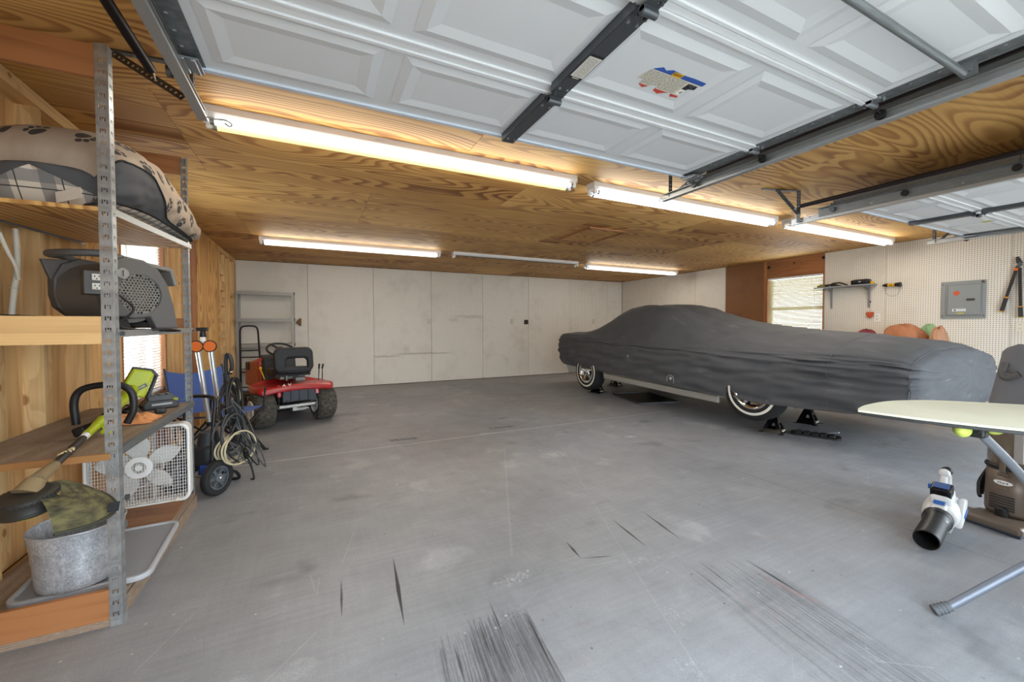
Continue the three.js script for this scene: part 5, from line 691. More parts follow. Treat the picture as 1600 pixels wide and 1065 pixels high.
{ // camp chair, facing the middle of the room
  const c = thing('camp_chair', 'blue fabric folding camp chair behind the pressure washer', 'chair', [-0.86, 0, -4.72], -0.75), blue = M(0x49609c, 0.85, 0, { side: THREE.DoubleSide }), blk = M(0x141415, 0.5);
  part(c, 'back_panel', grid(16, 14, (u, v) => { const z = lerp(-0.27, 0.27, u), y = lerp(0.40, 0.83 - 0.05 * Math.sin(u * PI), v); return [-0.17 - 0.10 * v - 0.05 * Math.sin(u * PI), y, z]; }), blue); part(c, 'seat_panel', grid(16, 14, (u, v) => { const z = lerp(-0.26, 0.26, u), x = lerp(-0.19, 0.29, v); return [x, 0.40 + 0.05 * v - 0.055 * Math.sin(u * PI) * (1 - 0.3 * v), z]; }), blue);
  const L = (n, a, b, r = 0.009) => part(c, n, rod(a, b, r), blk);
  for (const z of [-0.27, 0.27]) { L('back_post', [-0.10, 0.02, z], [-0.28, 0.85, z]); part(c, 'armrest', grid(10, 3, (u, v) => [lerp(-0.22, 0.30, u), 0.60 - 0.03 * Math.sin(u * PI) + 0.03 * u, z + (v - 0.5) * 0.06]), blue, 'blue strap armrest'); L('arm_post', [0.27, 0.40, z], [0.30, 0.63, z]); L('leg', [0.29, 0.45, z], [-0.20, 0.015, z]); L('leg', [-0.18, 0.40, z], [0.28, 0.015, z]); }
  L('leg', [0.28, 0.43, -0.26], [0.29, 0.015, 0.26]); L('leg', [0.28, 0.43, 0.26], [0.29, 0.015, -0.26]); L('leg', [-0.18, 0.42, -0.26], [-0.20, 0.015, 0.26]); L('leg', [-0.18, 0.42, 0.26], [-0.20, 0.015, -0.26]);
  for (const [x, z] of [[0.29, -0.27], [0.29, 0.27], [-0.2, -0.27], [-0.2, 0.27]]) part(c, 'foot', [rbox(0.05, 0.014, 0.035, 0.005, [x, 0.0075, z])], blk); part(c, 'care_label', box(0.002, 0.06, 0.035, [-0.158, 0.46, 0.18]), whiteM, 'white fabric label');
}
{ // tripod leaning
  const t = thing('tripod', 'silver folded tripod with orange knobs leaning by the plank wall', 'tripod'); const top = [-0.845, 1.17, -4.16], bot = [-0.74, 0.03, -4.22];
  part(t, 'head', [rbox(0.075, 0.03, 0.06, 0.006, [top[0], top[1] + 0.045, top[2]]), cyl(0.02, 0.026, 0.05, [top[0] + 0.002, top[1] + 0.005, top[2]])], blackM); part(t, 'neck', [cyl(0.018, 0.018, 0.04, [top[0] + 0.004, top[1] - 0.04, top[2]]), rbox(0.11, 0.045, 0.08, 0.01, [top[0] + 0.015, top[1] - 0.075, top[2]])], whiteM);
  [[-0.042, 0.02], [0.05, 0.03], [0.03, -0.06]].forEach(([dx, dz], i) => {
    const a = [top[0] + dx + 0.01, top[1] - 0.11, top[2] + dz], b = [bot[0] + dx * 0.8, bot[1], bot[2] + dz], md = a.map((v, k) => lerp(v, b[k], 0.62));
    const lg = part(t, 'leg', [rod(a, md, 0.019, 0.019, 14), rod(md, b, 0.014, 0.014, 12)], M(0xd2d3d4, 0.28, 0.85)); part(lg, 'leg_lock', [rod(md.map((v, k) => v + (a[k] - v) * 0.02), md.map((v, k) => v - (v - b[k]) * 0.06), 0.023)], blackM); part(lg, 'foot', sph(0.02, [b[0], b[1] - 0.008, b[2]]), rubberM);
    if (i < 2) { const kb = part(t, 'knob', cyl(0.044, 0.044, 0.03, [a[0], a[1] + 0.015, a[2] + 0.02], [PI / 2, 0, 0], 24), orangeM, 'orange round knob'); part(kb, 'knob_rim', tor(0.044, 0.006, [a[0], a[1] + 0.015, a[2] + 0.03], [0, 0, 0]), blackM); }
  });
  rebase(t);
}
{ // pressure washer
  const p = thing('pressure_washer', 'black pressure washer cart with coiled hoses beside the rack', 'pressure washer', [-0.80, 0, -3.70], 0.98), dk = M(0x2b2d31, 0.5);
  const wheel = (x, z) => { const g = new THREE.Group(); g.name = 'wheel'; g.position.set(x, 0.125, z); p.add(g); part(g, 'tire', lathe([[0.085, -0.025], [0.115, -0.028], [0.125, -0.018], [0.125, 0.018], [0.115, 0.028], [0.085, 0.025]], 40, [0, 0, 0], [PI / 2, 0, 0]), rubberM); part(g, 'rim', [lathe([[0.075, -0.018], [0.09, -0.02], [0.092, 0.02], [0.075, 0.018]], 36, [0, 0, 0], [PI / 2, 0, 0]), cyl(0.03, 0.035, 0.045, [0, 0, 0], [PI / 2, 0, 0], 20)], M(0x5f6368, 0.5)); for (let k = 0; k < 6; k++) part(g, 'spoke', box(0.07, 0.022, 0.02, [0.052 * Math.cos(k * PI / 3), 0.052 * Math.sin(k * PI / 3), 0], [0, 0, k * PI / 3]), M(0x4f5358, 0.5)); part(g, 'axle_cap', sph(0.014, [0, 0, 0.026]), chromeM); };
  wheel(0, 0.165); wheel(0, -0.165); part(p, 'axle', rod([0, 0.125, -0.17], [0, 0.125, 0.17], 0.009), steelM);
  part(p, 'frame', [tube([[0.0, 0.10, 0.12], [0.02, 0.5, 0.12], [0.04, 0.66, 0.12], [0.05, 0.71, 0.08], [0.05, 0.71, -0.08], [0.04, 0.66, -0.12], [0.02, 0.5, -0.12], [0.0, 0.10, -0.12]], 0.013, 80, 10), tube([[0.02, 0.15, 0.12], [0.20, 0.10, 0.12], [0.26, 0.02, 0.10], [0.26, 0.02, -0.10], [0.20, 0.10, -0.12], [0.02, 0.15, -0.12]], 0.012, 50, 8)], blackM);
  part(p, 'motor_housing', [rbox(0.17, 0.20, 0.17, 0.05, [0.10, 0.25, 0]), cyl(0.06, 0.075, 0.10, [0.10, 0.385, 0], [0, 0, 0], 24)], dk); part(p, 'pump', [rbox(0.12, 0.09, 0.16, 0.02, [0.13, 0.12, 0.0]), rod([0.13, 0.10, 0.08], [0.13, 0.10, 0.16], 0.02)], M(0x9a9b9c, 0.35, 0.7), 'bare metal pump'); part(p, 'detergent_tank', rbox(0.06, 0.09, 0.10, 0.015, [0.03, 0.16, 0.06]), M(0x2a52b4, 0.4), 'blue tank'); part(p, 'hose_reel', [tor(0.10, 0.012, [0.16, 0.62, 0.10], [0, 0, 0], 2 * PI, 30, 8), cyl(0.03, 0.03, 0.05, [0.16, 0.62, 0.10], [PI / 2, 0, 0]), rod([0.06, 0.62, 0.10], [0.26, 0.62, 0.10], 0.008)], M(0x4a3a38, 0.5));
  seed = 99; const coil = (cx, cy, cz, rx, ry, n, r, m, nm, lab) => { const pts = []; for (let i = 0; i <= n * 10; i++) { const a = i / 10 * 2 * PI; pts.push([cx + rx * Math.cos(a) * (1 + 0.14 * Math.sin(i * 0.21 + r * 900)), cy + ry * Math.sin(a) * (1 + 0.16 * Math.sin(i * 0.17 + 2 + r * 500)), cz + 0.03 * Math.sin(i * 0.13) + 0.02 * Math.sin(a * 0.3)]); } part(p, nm, tube(pts, r, n * 40, 7), m, lab); };
  for (let k = 0; k < 5; k++) { const s = k * 0.03; part(p, 'power_cord', tube([[0.10 + s, 0.66 - s, 0.10 + s], [0.20 - s * 0.5, 0.55 + s, 0.16], [0.08 + s * 2, 0.36 - s, 0.18 + s * 0.5], [0.02 + s, 0.24 + s * 2, 0.20], [0.14 + s * 2, 0.20 - s, 0.20 + s * 0.4], [0.24, 0.34 + s * 2, 0.17], [0.16 - s, 0.50 + s, 0.18]], 0.0055, 70, 6), k % 2 ? blackM : M(0x4a4b4c, 0.5), 'looped thin cord'); }
  coil(0.17, 0.62, 0.13, 0.07, 0.20, 4, 0.009, blackM, 'power_cord', 'black looped cord'); coil(0.13, 0.42, 0.15, 0.11, 0.14, 3, 0.010, M(0x3a3b3d, 0.5), 'hose', 'dark grey hose'); coil(0.16, 0.30, 0.17, 0.14, 0.11, 4, 0.0075, M(0xb9ae90, 0.55), 'hose', 'cream high-pressure hose'); part(p, 'plug', rbox(0.035, 0.09, 0.03, 0.008, [0.21, 0.24, 0.22], [0.3, 0, 0.5]), blackM); part(p, 'cord_tail', tube([[0.21, 0.24, 0.22], [0.24, 0.12, 0.24], [0.25, 0.03, 0.25], [0.28, 0.012, 0.2]], 0.007, 24, 6), blackM);
}
{ // spray gun and lance
  const g = thing('spray_wand', 'black spray gun with a steel lance standing beside the camp chair', 'spray wand'); const T = [-0.640, 1.0, -3.86], K = [-0.647, 0.52, -3.98], B = [-0.66, 0.012, -4.14];
  part(g, 'lance', rod(K, B, 0.0065, 0.0065, 10), chromeM); part(g, 'handle_tube', [rod(K, [-0.645, 0.86, -3.90], 0.026, 0.024, 14), ...[...Array(9)].map((_, i) => { const y = 0.56 + i * 0.034; return tor(0.026, 0.004, [lerp(K[0], -0.645, i / 9), y, lerp(K[2], -3.90, i / 9 * 0.95)], [PI / 2, 0, 0], 2 * PI, 16, 6); })], M(0x35373a, 0.55)); part(g, 'pistol_grip', [tube([[-0.645, 0.85, -3.90], [-0.645, 0.94, -3.885], [-0.635, 1.01, -3.87], [-0.61, 1.0, -3.86], [-0.60, 0.92, -3.87], [-0.615, 0.86, -3.885]], 0.015, 40, 9)], darkGreyM); part(g, 'trigger', rbox(0.02, 0.06, 0.02, 0.005, [-0.605, 0.90, -3.875]), M(0xc7b7a4, 0.5)); part(g, 'supply_hose', tube([[-0.62, 0.78, -3.90], [-0.58, 0.76, -3.91], [-0.565, 0.66, -3.93], [-0.59, 0.55, -3.95], [-0.63, 0.50, -3.97]], 0.011, 40, 8), M(0xcbbf9c, 0.55), 'cream hose'); rebase(g);
}

// ================================================================== RIGHT SIDE: ironing board, blower, vacuum
{
  const b = thing('ironing_board', 'cream-topped ironing board with grey tubular legs beside the leaf blower', 'ironing board');
  const O = [2.06, -0.895], A = [0.741, 0.671], P = [0.671, -0.741], W = (s, t) => [O[0] + A[0] * s + P[0] * t, O[1] + A[1] * s + P[1] * t];
  const out = new THREE.SplineCurve([[0.0, -0.012], [0.08, -0.075], [0.166, -0.136], [0.37, -0.233], [0.62, -0.275], [1.0, -0.28], [1.22, -0.26], [1.27, 0], [1.22, 0.27], [1.0, 0.315], [0.766, 0.328], [0.55, 0.355], [0.415, 0.345], [0.25, 0.275], [0.10, 0.14], [0.02, 0.035]].map(([s, t]) => new THREE.Vector2(...W(s, t)))).getPoints(120);
  const topT = tex(256, 256, (u, v, x, y) => { const k = 6 * fbm(u * 5, v * 5, 3) + 5 * (hash2(x, y) - 0.5); return [216 + k, 214 + k, 192 + k]; });
  const topS = new THREE.Shape(out.map((p) => new THREE.Vector2(p.x, p.y)));
  const tg = extr(topS, 0.009, 0.003, [0, 0.8775, 0], [PI / 2, 0, 0]); part(b, 'padded_top', tg, M(0xffffff, 0.75, 0, { map: topT }), 'cream fabric top'); part(b, 'underside', extr(new THREE.Shape(out.map((p) => new THREE.Vector2(lerp(p.x, 2.55, 0.015), lerp(p.y, -0.45, 0.015)))), 0.012, 0.003, [0, 0.866, 0], [PI / 2, 0, 0]), M(0x2b2c2c, 0.6));
  part(b, 'leg', tube([[2.18, 0.855, -0.585], [2.215, 0.845, -0.583], [2.26, 0.815, -0.58], [2.40, 0.728, -0.565], [2.565, 0.62, -0.55], [3.0, 0.30, -0.5], [3.32, 0.016, -0.47]], 0.0155, 60, 12), M(0x8d9299, 0.4, 0.5), 'bent grey tube leg');
  const lg = part(b, 'leg', rod([2.392, 0.018, -0.725], [3.15, 0.855, -0.09], 0.0165, 0.0165, 14), M(0x6f7580, 0.45, 0.4), 'straight grey tube leg'); part(lg, 'leg_cap', [rod([2.372, 0.014, -0.742], [2.415, 0.043, -0.706], 0.021, 0.020, 14), ...[0, 1, 2, 3].map((k) => rod([2.374 + k * 0.009, 0.0155 + k * 0.006, -0.740 + k * 0.0075], [2.377 + k * 0.009, 0.0175 + k * 0.006, -0.7375 + k * 0.0075], 0.0225, 0.0225, 14))], M(0x55585c, 0.7), 'ribbed rubber leg cap');
  part(b, 'pivot_pad', place(sph(0.036, [0, 0, 0], [1, 0.8, 0.7], 16), [2.175, 0.848, -0.615]), M(0xb4c258, 0.6), 'lime green pad'); part(b, 'pivot_pad', place(sph(0.036, [0, 0, 0], [1.3, 0.6, 0.7], 16), [2.255, 0.856, -0.555]), M(0xb4c258, 0.6), 'lime green pad'); part(b, 'leg_clamp', [rbox(0.05, 0.05, 0.05, 0.01, [2.205, 0.848, -0.585])], blackM);
  rebase(b);
}
{
  const b = thing('leaf_blower', 'white and blue leaf blower with a black nozzle on the floor', 'leaf blower', [3.0, 0, -0.975], 0.16);   // local +x runs back along the tool
  const wh = M(0xd4d4d2, 0.4), bl = M(0x2f62ad, 0.4);
  const along = (pts, n = 32) => { const g = new THREE.LatheGeometry(pts.map(([r, x]) => new THREE.Vector2(r, x)), n); g.rotateZ(-PI / 2); return g; };
  const noz = part(b, 'nozzle', along([[0.046, 0.10], [0.050, 0.0], [0.055, 0.0], [0.057, 0.015], [0.055, 0.20], [0.060, 0.26], [0.064, 0.265], [0.066, 0.27], [0.066, 0.31], [0.060, 0.33], [0.03, 0.33], [0.04, 0.2]]), M(0x19191a, 0.42), 'black tube nozzle'); noz.position.set(0, 0.060, 0); noz.rotation.z = 0.12; part(noz, 'button', sph(0.008, [0.22, 0.03, 0.046]), M(0xc9c9c6, 0.4), 'pale release button');
  const body = part(b, 'housing', along([[0.0, 0.31], [0.066, 0.31], [0.078, 0.35], [0.084, 0.42], [0.080, 0.50], [0.062, 0.57], [0.0, 0.60]], 36), wh); body.position.set(0, 0.060, 0); body.rotation.z = 0.12;
  part(b, 'housing_shoulder', [rbox(0.16, 0.10, 0.095, 0.025, [0.42, 0.185, 0], [0, 0, 0.15]), rbox(0.14, 0.05, 0.075, 0.02, [0.36, 0.16, 0], [0, 0, 0.35])], wh); part(b, 'intake_wing', [extr(shp([[0.36, 0.05], [0.52, 0.09], [0.54, 0.18], [0.46, 0.19], [0.40, 0.14]]), 0.03, 0.010, [0, 0, 0.075])], wh); part(b, 'intake_stripe', rbox(0.09, 0.020, 0.006, 0.002, [0.47, 0.112, 0.092], [0, 0, 0.25]), bl, 'blue stripe'); part(b, 'release_tab', [rbox(0.04, 0.010, 0.05, 0.004, [0.335, 0.186, 0], [0, 0, 0.5])], bl, 'blue release tab');
  const bt = part(b, 'battery', [rbox(0.10, 0.060, 0.09, 0.01, [0.395, 0.240, 0], [0, 0, 0.2])], blackGloss, 'black battery pack'); part(bt, 'battery_label', [rbox(0.07, 0.004, 0.065, 0.001, [0.390, 0.272, 0], [0, 0, 0.2])], M(0x2a4f86, 0.4), 'blue battery label'); part(bt, 'latch', rbox(0.02, 0.03, 0.016, 0.004, [0.39, 0.255, -0.050]), bl);
  part(b, 'handle', [tube([[0.43, 0.24, 0], [0.45, 0.30, 0], [0.475, 0.335, 0], [0.54, 0.33, 0], [0.58, 0.28, 0], [0.58, 0.20, 0], [0.54, 0.13, 0]], 0.017, 50, 12), place(sph(0.027, [0, 0, 0], 1, 18), [0.465, 0.330, 0])], wh); part(b, 'handle_grip', place(sph(0.027, [0, 0, 0], [1, 1, 1], 18), [0.495, 0.340, 0.006]), blackM, 'black grip'); part(b, 'trigger', rbox(0.02, 0.04, 0.014, 0.004, [0.49, 0.285, 0]), bl);
  part(b, 'stand_foot', rbox(0.16, 0.02, 0.09, 0.006, [0.44, 0.011, 0]), M(0x8f8f8c, 0.5));
}
{
  const v = thing('vacuum_cleaner', 'bronze upright vacuum cleaner at the end of the ironing board', 'vacuum', [3.93, 0, -0.88], -1.75), bz = M(0x6b5d52, 0.4, 0.35), dk = M(0x2a2725, 0.5), gy = M(0x6d6c6e, 0.8);   // local +z faces the camera side after turning
  const face = [0, 0, 1];
  part(v, 'floor_head', [rbox(0.30, 0.055, 0.13, 0.02, [0, 0.035, 0.21]), rbox(0.26, 0.05, 0.12, 0.02, [0, 0.03, 0.12])], bz); part(v, 'brush_strip', [rbox(0.29, 0.016, 0.10, 0.004, [0, 0.009, 0.22]), rbox(0.05, 0.03, 0.05, 0.01, [-0.12, 0.018, 0.165]), rbox(0.05, 0.03, 0.05, 0.01, [0.12, 0.018, 0.165])], M(0x20283a, 0.5));
  part(v, 'motor_base', [lathe([[0, 0.05], [0.115, 0.05], [0.122, 0.08], [0.120, 0.20], [0.116, 0.34], [0, 0.34]], 40)], bz); part(v, 'vent_grille', [...Array(6)].flatMap((_, k) => [box(0.11, 0.008, 0.006, [0, 0.10 + k * 0.016, 0.119], [0, 0, 0])]), dk);
  const lg = canvasTex(256, 96, (c, w, h) => { c.fillStyle = '#6b5d52'; c.fillRect(0, 0, w, h); c.fillStyle = '#e6e6e4'; c.beginPath(); c.ellipse(w / 2, h / 2, w / 2 - 4, h / 2 - 8, 0, 0, 7); c.fill(); c.fillStyle = '#16181c'; c.font = 'bold italic 52px sans-serif'; c.textAlign = 'center'; c.fillText('Shark', w / 2, 66); });
  part(v, 'badge', grid(12, 2, (u, w) => { const a = (u - 0.5) * 0.75; return [0.1195 * Math.sin(a), 0.245 + 0.034 * w, 0.1195 * Math.cos(a), u, w]; }), M(0xffffff, 0.35, 0, { map: lg }), 'oval white name badge');
  part(v, 'belt', [lathe([[0.118, 0.34], [0.124, 0.345], [0.124, 0.36], [0.118, 0.365]], 40)], blackM); part(v, 'latch', [rbox(0.03, 0.09, 0.02, 0.006, [0, 0.37, 0.118]), rbox(0.05, 0.014, 0.02, 0.005, [0, 0.315, 0.115]), rbox(0.05, 0.014, 0.02, 0.005, [0, 0.225, 0.118])], bz);
  part(v, 'dust_cup', [lathe([[0, 0.365], [0.114, 0.365], [0.116, 0.64], [0.108, 0.66], [0, 0.66]], 40)], MP(0x6a5a48, 0.25, 0, { clearcoat: 0.6 }), 'brown smoky dust cup'); part(v, 'cup_latch', [rbox(0.03, 0.07, 0.02, 0.006, [0, 0.60, 0.116])], bz); part(v, 'filter_post', [rbox(0.04, 0.24, 0.012, 0.004, [0.06, 0.52, 0.106])], M(0x9c9894, 0.4));
  const up = grid(30, 20, (u, w) => { const a = u * 2 * PI, y = lerp(0.62, 1.12, w), r = lerp(0.135, 0.06, Math.pow(w, 0.9)) * (w > 0.9 ? 1 - Math.pow((w - 0.9) * 10, 2) * 0.9 : 1); return [r * Math.sin(a) * 1.1, y, r * Math.cos(a) * 0.9 - 0.02]; }, true); part(v, 'upper_body', up, gy, 'dark grey upper body'); part(v, 'hose_clip', [tube([[-0.03, 1.0, 0.055], [-0.035, 0.94, 0.075], [-0.01, 0.91, 0.085], [0.04, 0.94, 0.075]], 0.018, 24, 10), rbox(0.05, 0.04, 0.03, 0.01, [-0.015, 0.925, 0.075])], M(0x55514e, 0.6)); part(v, 'swivel', [rbox(0.06, 0.08, 0.08, 0.02, [0, 0.075, 0.10])], blackM);
  part(v, 'cord_bundle', tube([[-0.12, 0.30, 0.0], [-0.15, 0.20, 0.02], [-0.13, 0.12, 0.05], [-0.16, 0.16, 0.0], [-0.14, 0.26, -0.02], [-0.15, 0.12, -0.01]], 0.010, 50, 8), blackM);
}
// ================================================================== RIGHT WALL
{
  const s = thing('wall_shelf', 'small grey bracket shelf on the right pegboard wall', 'shelf', [7.7155, 0, -3.51]); part(s, 'board', rbox(0.20, 0.016, 0.78, 0.003, [-0.101, 1.857, 0]), M(0x8d9096, 0.5));
  for (const z of [-0.21, 0.29]) { const k = part(s, 'bracket', extr(shp([[0, 0], [-0.17, 0], [-0.17, -0.012], [-0.03, -0.05], [-0.012, -0.33], [0, -0.34]]), 0.022, 0.003, [-0.001, 1.849, z]), M(0x878b92, 0.45, 0.3)); }
}
const onShelf = 1.8652;
solo('power_drill_bits', 'tangle of black tools at the window end of the wall shelf', 'tools', [rbox(0.05, 0.03, 0.13, 0.01, [7.62, onShelf + 0.0155, -3.80]), rod([7.62, onShelf + 0.035, -3.86], [7.60, onShelf + 0.03, -3.6], 0.013), tube([[7.62, onShelf + 0.03, -3.72], [7.60, onShelf + 0.055, -3.64], [7.63, onShelf + 0.06, -3.58], [7.60, onShelf + 0.03, -3.50], [7.62, onShelf + 0.012, -3.46]], 0.011, 30, 8), rbox(0.08, 0.024, 0.12, 0.008, [7.62, onShelf + 0.0125, -3.62])], M(0x1d1a16, 0.5));
solo('bit_holder', 'small yellow-tipped tool on the wall shelf', 'tool', [rod([7.56, onShelf + 0.019, -3.86], [7.565, onShelf + 0.019, -3.76], 0.018)], M(0x8a7a34, 0.5));
{ const p = thing('portable_speaker', 'black barrel-shaped portable speaker on the wall shelf', 'speaker', [7.615, onShelf, -3.285]); part(p, 'body', [place(new THREE.CapsuleGeometry(0.042, 0.15, 6, 18), [0, 0.043, 0], [PI / 2, 0, 0])], M(0x141416, 0.6)); part(p, 'badge', rbox(0.003, 0.016, 0.03, 0.001, [-0.042, 0.045, 0]), M(0xb0b2b4, 0.4)); for (const s of [-1, 1]) part(p, 'end_cap', cyl(0.036, 0.036, 0.012, [0, 0.043, s * 0.112], [PI / 2, 0, 0], 20), blackGloss); }
{ const p = thing('tape_measure', 'small yellow tape measure on the wall shelf end', 'tape measure', [7.62, onShelf, -3.145]); part(p, 'case', rbox(0.035, 0.04, 0.045, 0.01, [0, 0.0205, 0]), yellowM); part(p, 'tab', rbox(0.02, 0.008, 0.02, 0.002, [-0.005, 0.006, 0.028]), M(0x8f8a60, 0.5)); }
{ const p = thing('flashlight', 'yellow and black flashlight hung on the pegboard beside the shelf', 'flashlight', [7.665, 1.832, -2.935]); part(p, 'barrel', [place(cyl(0.021, 0.021, 0.09, [0, 0, 0], [PI / 2, 0, 0], 18))], yellowM); part(p, 'tail', [lathe([[0, -0.11], [0.006, -0.11], [0.024, -0.07], [0.026, -0.045], [0.021, -0.04]], 18, [0, 0, 0], [PI / 2, 0, 0])], blackM); part(p, 'head', [cyl(0.033, 0.025, 0.06, [0, 0, 0.07], [PI / 2, 0, 0], 20), cyl(0.034, 0.034, 0.012, [0, 0, 0.10], [PI / 2, 0, 0], 20)], blackM); part(p, 'peg_hook', rod([0.0, -0.02, 0], [0.05, -0.02, 0], 0.004), steelM); part(p, 'switch', rbox(0.01, 0.01, 0.03, 0.003, [-0.022, 0.0, 0]), blackM); part(p, 'wire_loop', tube([[0.02, -0.02, -0.07], [0.03, -0.10, -0.08], [0.035, -0.16, -0.02], [0.035, -0.14, 0.06], [0.02, -0.05, 0.08], [0.02, -0.02, 0.06]], 0.0018, 40, 5), M(0x6a6f74, 0.4, 0.5)); }
{ const h = thing('heart_ornament', 'red heart ornament hanging over a wall outlet', 'ornament', [7.69, 0, -3.195]); const s = new THREE.Shape(); s.moveTo(0, -0.055); s.bezierCurveTo(-0.06, -0.01, -0.06, 0.05, -0.025, 0.045); s.bezierCurveTo(-0.008, 0.045, 0, 0.035, 0, 0.025); s.bezierCurveTo(0, 0.035, 0.008, 0.045, 0.025, 0.045); s.bezierCurveTo(0.06, 0.05, 0.06, -0.01, 0, -0.055); part(h, 'heart', extr(s, 0.016, 0.004, [0, 1.40, 0], [0, -PI / 2, 0]), M(0xb8502c, 0.6)); part(h, 'string', rod([0, 1.44, 0], [0.018, 1.83, 0.0], 0.0018, 0.0018, 5), M(0x9a4a34, 0.7)); part(h, 'knot', sph(0.012, [0.004, 1.60, 0], [0.7, 1.6, 0.7], 8), M(0x4b2a1c, 0.7)); }
const outletPlate = (name, label, p, ry, face, tall = 0.115) => { const o = thing(name, label, 'outlet', p, ry, 'wall outlets'); const pl = part(o, 'cover_plate', rbox(0.07, tall, 0.006, 0.002, [0, 0, 0.003]), face); for (const y of [0.026, -0.026]) { const r = part(o, 'receptacle', rbox(0.03, 0.034, 0.003, 0.001, [0, y, 0.0072]), M(0xd8d2c2, 0.5)); part(r, 'slot', [box(0.003, 0.010, 0.001, [-0.007, y + 0.004, 0.009]), box(0.003, 0.010, 0.001, [0.007, y + 0.004, 0.009])], blackM); } return o; };
const plateM = M(0xd9d2bf, 0.5), beigeM = M(0xbdb094, 0.5);
outletPlate('wall_outlet', 'white outlet plate behind the red heart ornament', [XR - 0.001, 1.355, -3.115], -PI / 2, whiteM); outletPlate('wall_outlet', 'cream outlet plate below the hanging loppers', [XR - 0.001, 1.215, -1.722], -PI / 2, plateM);
outletPlate('wall_outlet', 'outlet on the back wall with a wooden block beside it', [-0.19, 1.318, ZB + 0.002], 0, plateM); outletPlate('wall_outlet', 'beige outlet on the back wall above a grey smear', [2.272, 1.338, ZB + 0.002], 0, beigeM); outletPlate('wall_outlet', 'beige outlet on the back wall next to a brown box', [4.299, 1.344, ZB + 0.002], 0, beigeM); outletPlate('wall_outlet', 'beige outlet on the back wall above the car tail', [6.73, 1.352, ZB + 0.002], 0, beigeM);
solo('junction_box', 'square dark brown junction box on the back wall', 'junction box', [rbox(0.10, 0.11, 0.03, 0.003, [4.685, 1.333, ZB + 0.017]), cyl(0.03, 0.03, 0.01, [4.685, 1.333, ZB + 0.034], [PI / 2, 0, 0], 16)], M(0x2c1a12, 0.6));
solo('wood_block', 'small wedge-shaped wooden block on the back wall', 'block', [extr(shp([[-0.07, 0], [0.0, 0.075], [0.02, 0.075], [0.02, -0.075], [0.0, -0.075], [-0.07, -0.01]]), 0.05, 0.004, [-0.26, 1.318, ZB + 0.028])], M(0x6d4a26, 0.7));
{ const e = thing('electrical_panel', 'grey electrical breaker panel on the right pegboard wall', 'breaker panel', [XR, 1.572, -2.208], -PI / 2), g = M(0x8b8f90, 0.45, 0.2);
  part(e, 'box', rbox(0.415, 0.50, 0.012, 0.004, [0, 0, 0.0065]), g); part(e, 'trim', [rbox(0.33, 0.42, 0.010, 0.004, [0.005, 0.0, 0.016])], M(0x828687, 0.45, 0.2)); const d = part(e, 'door', rbox(0.30, 0.39, 0.008, 0.004, [0.012, -0.004, 0.024]), g); part(d, 'handle', rbox(0.075, 0.028, 0.01, 0.003, [0.075, 0.0, 0.032]), M(0x3c3626, 0.5), 'dark latch plate'); part(d, 'round_sticker', cyl(0.030, 0.030, 0.001, [-0.055, 0.09, 0.0285], [PI / 2, 0, 0], 24), M(0xd0562a, 0.5), 'orange round sticker');
  const st = canvasTex(256, 64, (c, w, h) => { c.fillStyle = '#e4e3e6'; c.fillRect(0, 0, w, h); c.fillStyle = '#3a3d58'; c.beginPath(); c.ellipse(52, 32, 28, 18, 0, 0, 7); c.fill(); c.fillStyle = '#5a5c74'; for (let i = 0; i < 6; i++) c.fillRect(100 + i * 24, 20, 17, 10); c.fillStyle = '#8c8ea2'; for (let i = 0; i < 8; i++) c.fillRect(100 + i * 18, 38, 12, 6); }); part(d, 'maker_sticker', place(new THREE.BoxGeometry(0.125, 0.032, 0.001), [-0.03, -0.135, 0.0285]), M(0xffffff, 0.5, 0, { map: st }), 'white printed sticker'); part(d, 'yellow_sticker', box(0.06, 0.014, 0.001, [-0.015, -0.178, 0.0285]), M(0xc3b83a, 0.5), 'thin yellow sticker');
  for (const [x, y] of [[-0.19, 0.21], [0.19, 0.21], [-0.19, -0.21], [0.19, -0.21]]) part(e, 'screw', cyl(0.008, 0.008, 0.004, [x, y, 0.0145], [PI / 2, 0, 0], 10), steelDark); part(e, 'rust_spot', cyl(0.016, 0.016, 0.001, [0.175, 0.225, 0.0132], [PI / 2, 0, 0], 12), M(0x5c4a3a, 0.8)); }
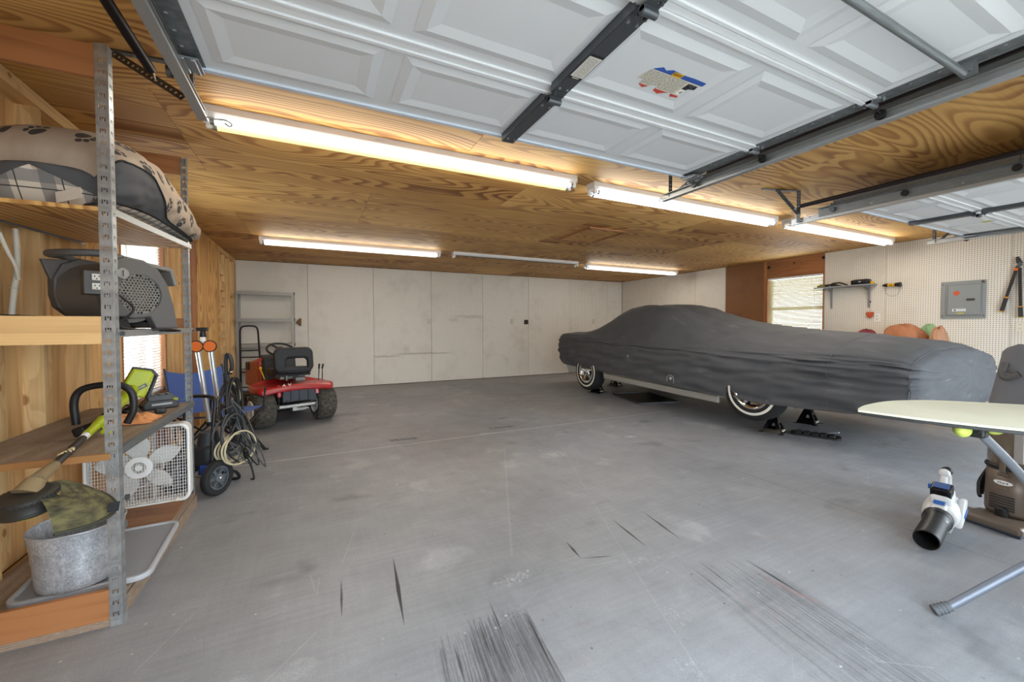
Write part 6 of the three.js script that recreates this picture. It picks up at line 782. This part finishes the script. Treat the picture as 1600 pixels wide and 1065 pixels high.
{ const l = thing('loppers', 'black long-handled loppers with orange bands on the right wall', 'loppers', [XR - 0.03, 0, -1.73]); const H = (a, b, c2) => { part(l, 'handle', [bar(a, b, 0.026, 0.018, [1, 0, 0])], M(0x1c1c1d, 0.5)); const g = part(l, 'grip', [bar(b, c2, 0.034, 0.026, [1, 0, 0])], M(0x2d2d2f, 0.7)); const mk = (p, q, t) => p.map((v, i) => lerp(v, q[i], t)); part(g, 'grip_band', [bar(mk(b, c2, -0.04), mk(b, c2, 0.05), 0.038, 0.03, [1, 0, 0])], M(0xcf8a22, 0.5), 'orange band'); part(g, 'grip_end', [bar(mk(b, c2, 0.95), mk(b, c2, 1.04), 0.036, 0.028, [1, 0, 0])], M(0xb58a3a, 0.6)); };
  H([0, 1.95, -0.02], [0, 1.58, -0.10], [0, 1.405, -0.135]); H([0, 1.93, 0.0], [-0.005, 1.46, 0.015], [-0.005, 1.33, 0.02]); part(l, 'pivot', [cyl(0.018, 0.018, 0.026, [0, 1.965, 0.0], [0, 0, PI / 2], 16), bar([0, 1.93, -0.02], [0, 2.0, 0.01], 0.03, 0.014, [1, 0, 0])], steelDark); part(l, 'blade', extr(shp([[0, 0], [0.03, 0.02], [0.035, 0.09], [0.01, 0.10], [-0.02, 0.03]]), 0.008, 0.001, [0, 1.97, 0.0], [0, PI / 2, 0]), M(0x3a3a3a, 0.4, 0.6)); part(l, 'collar', bar([0, 1.93, -0.023], [0, 1.90, -0.03], 0.032, 0.024, [1, 0, 0]), orangeM); part(l, 'peg_hook', rod([0.0, 1.985, 0.0], [0.03, 1.985, 0.0], 0.004), steelM); }
{ // bench behind the car with cloths
  const w = thing('workbench', 'wooden workbench against the right wall behind the car', 'workbench', [7.22, 0, -2.74]); part(w, 'bench_top', guv(rbox(0.80, 0.04, 1.12, 0.004, [0, 0.98, 0]), 2, 0.6, 2.4), pineM[0]); for (const [x, z] of [[-0.34, -0.5], [0.34, -0.5], [-0.34, 0.5], [0.34, 0.5]]) part(w, 'leg', guv(box(0.08, 0.96, 0.08, [x, 0.48, z]), 1, 0.6, 2.4), pineM[1]); part(w, 'lower_shelf', guv(box(0.72, 0.02, 1.0, [0, 0.25, 0]), 2, 0.6, 2.4), pineM[1]);
  const heap = (name, label, cat, x, z, w0, d0, h, col, sd) => solo(name, label, cat, grid(36, 30, (u, v) => { const a = u * 2 * PI, k = v, r = Math.cos(k * PI / 2), hh = Math.sin(k * PI / 2); const f = 1 + 0.3 * noise(Math.cos(a) * 2 + sd, Math.sin(a) * 2 + k * 2); return [x + w0 * Math.cos(a) * Math.pow(r, 0.8) * f, 1.0015 + h * hh * (1 + 0.25 * noise(Math.cos(a) * 1.5 + sd + 4, Math.sin(a) * 1.8 + k)) + 0.05 * noise(Math.cos(a) * 3 + sd * 2, Math.sin(a) * 3 + k) * hh, z + d0 * Math.sin(a) * Math.pow(r, 0.8) * f]; }, true), M(col, 0.85, 0, { side: THREE.DoubleSide }));
  heap('canvas_bag', 'rust-orange canvas bundle on the bench behind the car', 'bundle', 7.15, -2.60, 0.18, 0.235, 0.235, 0xa56c4a, 1.3); heap('canvas_bag', 'pale orange cloth bundle beside the rust-orange one', 'bundle', 7.13, -2.245, 0.13, 0.08, 0.205, 0xb48668, 5.1); heap('folded_cloth', 'maroon folded cloth on the bench behind the car', 'cloth', 7.1, -2.98, 0.14, 0.13, 0.165, 0x6e2630, 8.8); heap('green_packet', 'small green packet between the orange bundles', 'packet', 7.42, -2.44, 0.07, 0.11, 0.235, 0x8aa87a, 3.3);
}
// cable clip and green twine by the rack
solo('green_twine', 'thin green cord hanging behind the far rack upright', 'cord', tube([[-1.255, 1.95, -5.45], [-1.25, 1.80, -5.452], [-1.255, 1.62, -5.448], [-1.25, 1.50, -5.45]], 0.005, 24, 6), M(0x5f9a46, 0.7));
for (const o of scene.children.slice()) if (o.isGroup && !o.userData.kind && o.position.lengthSq() === 0) rebase(o);

renderer.render(scene, camera);
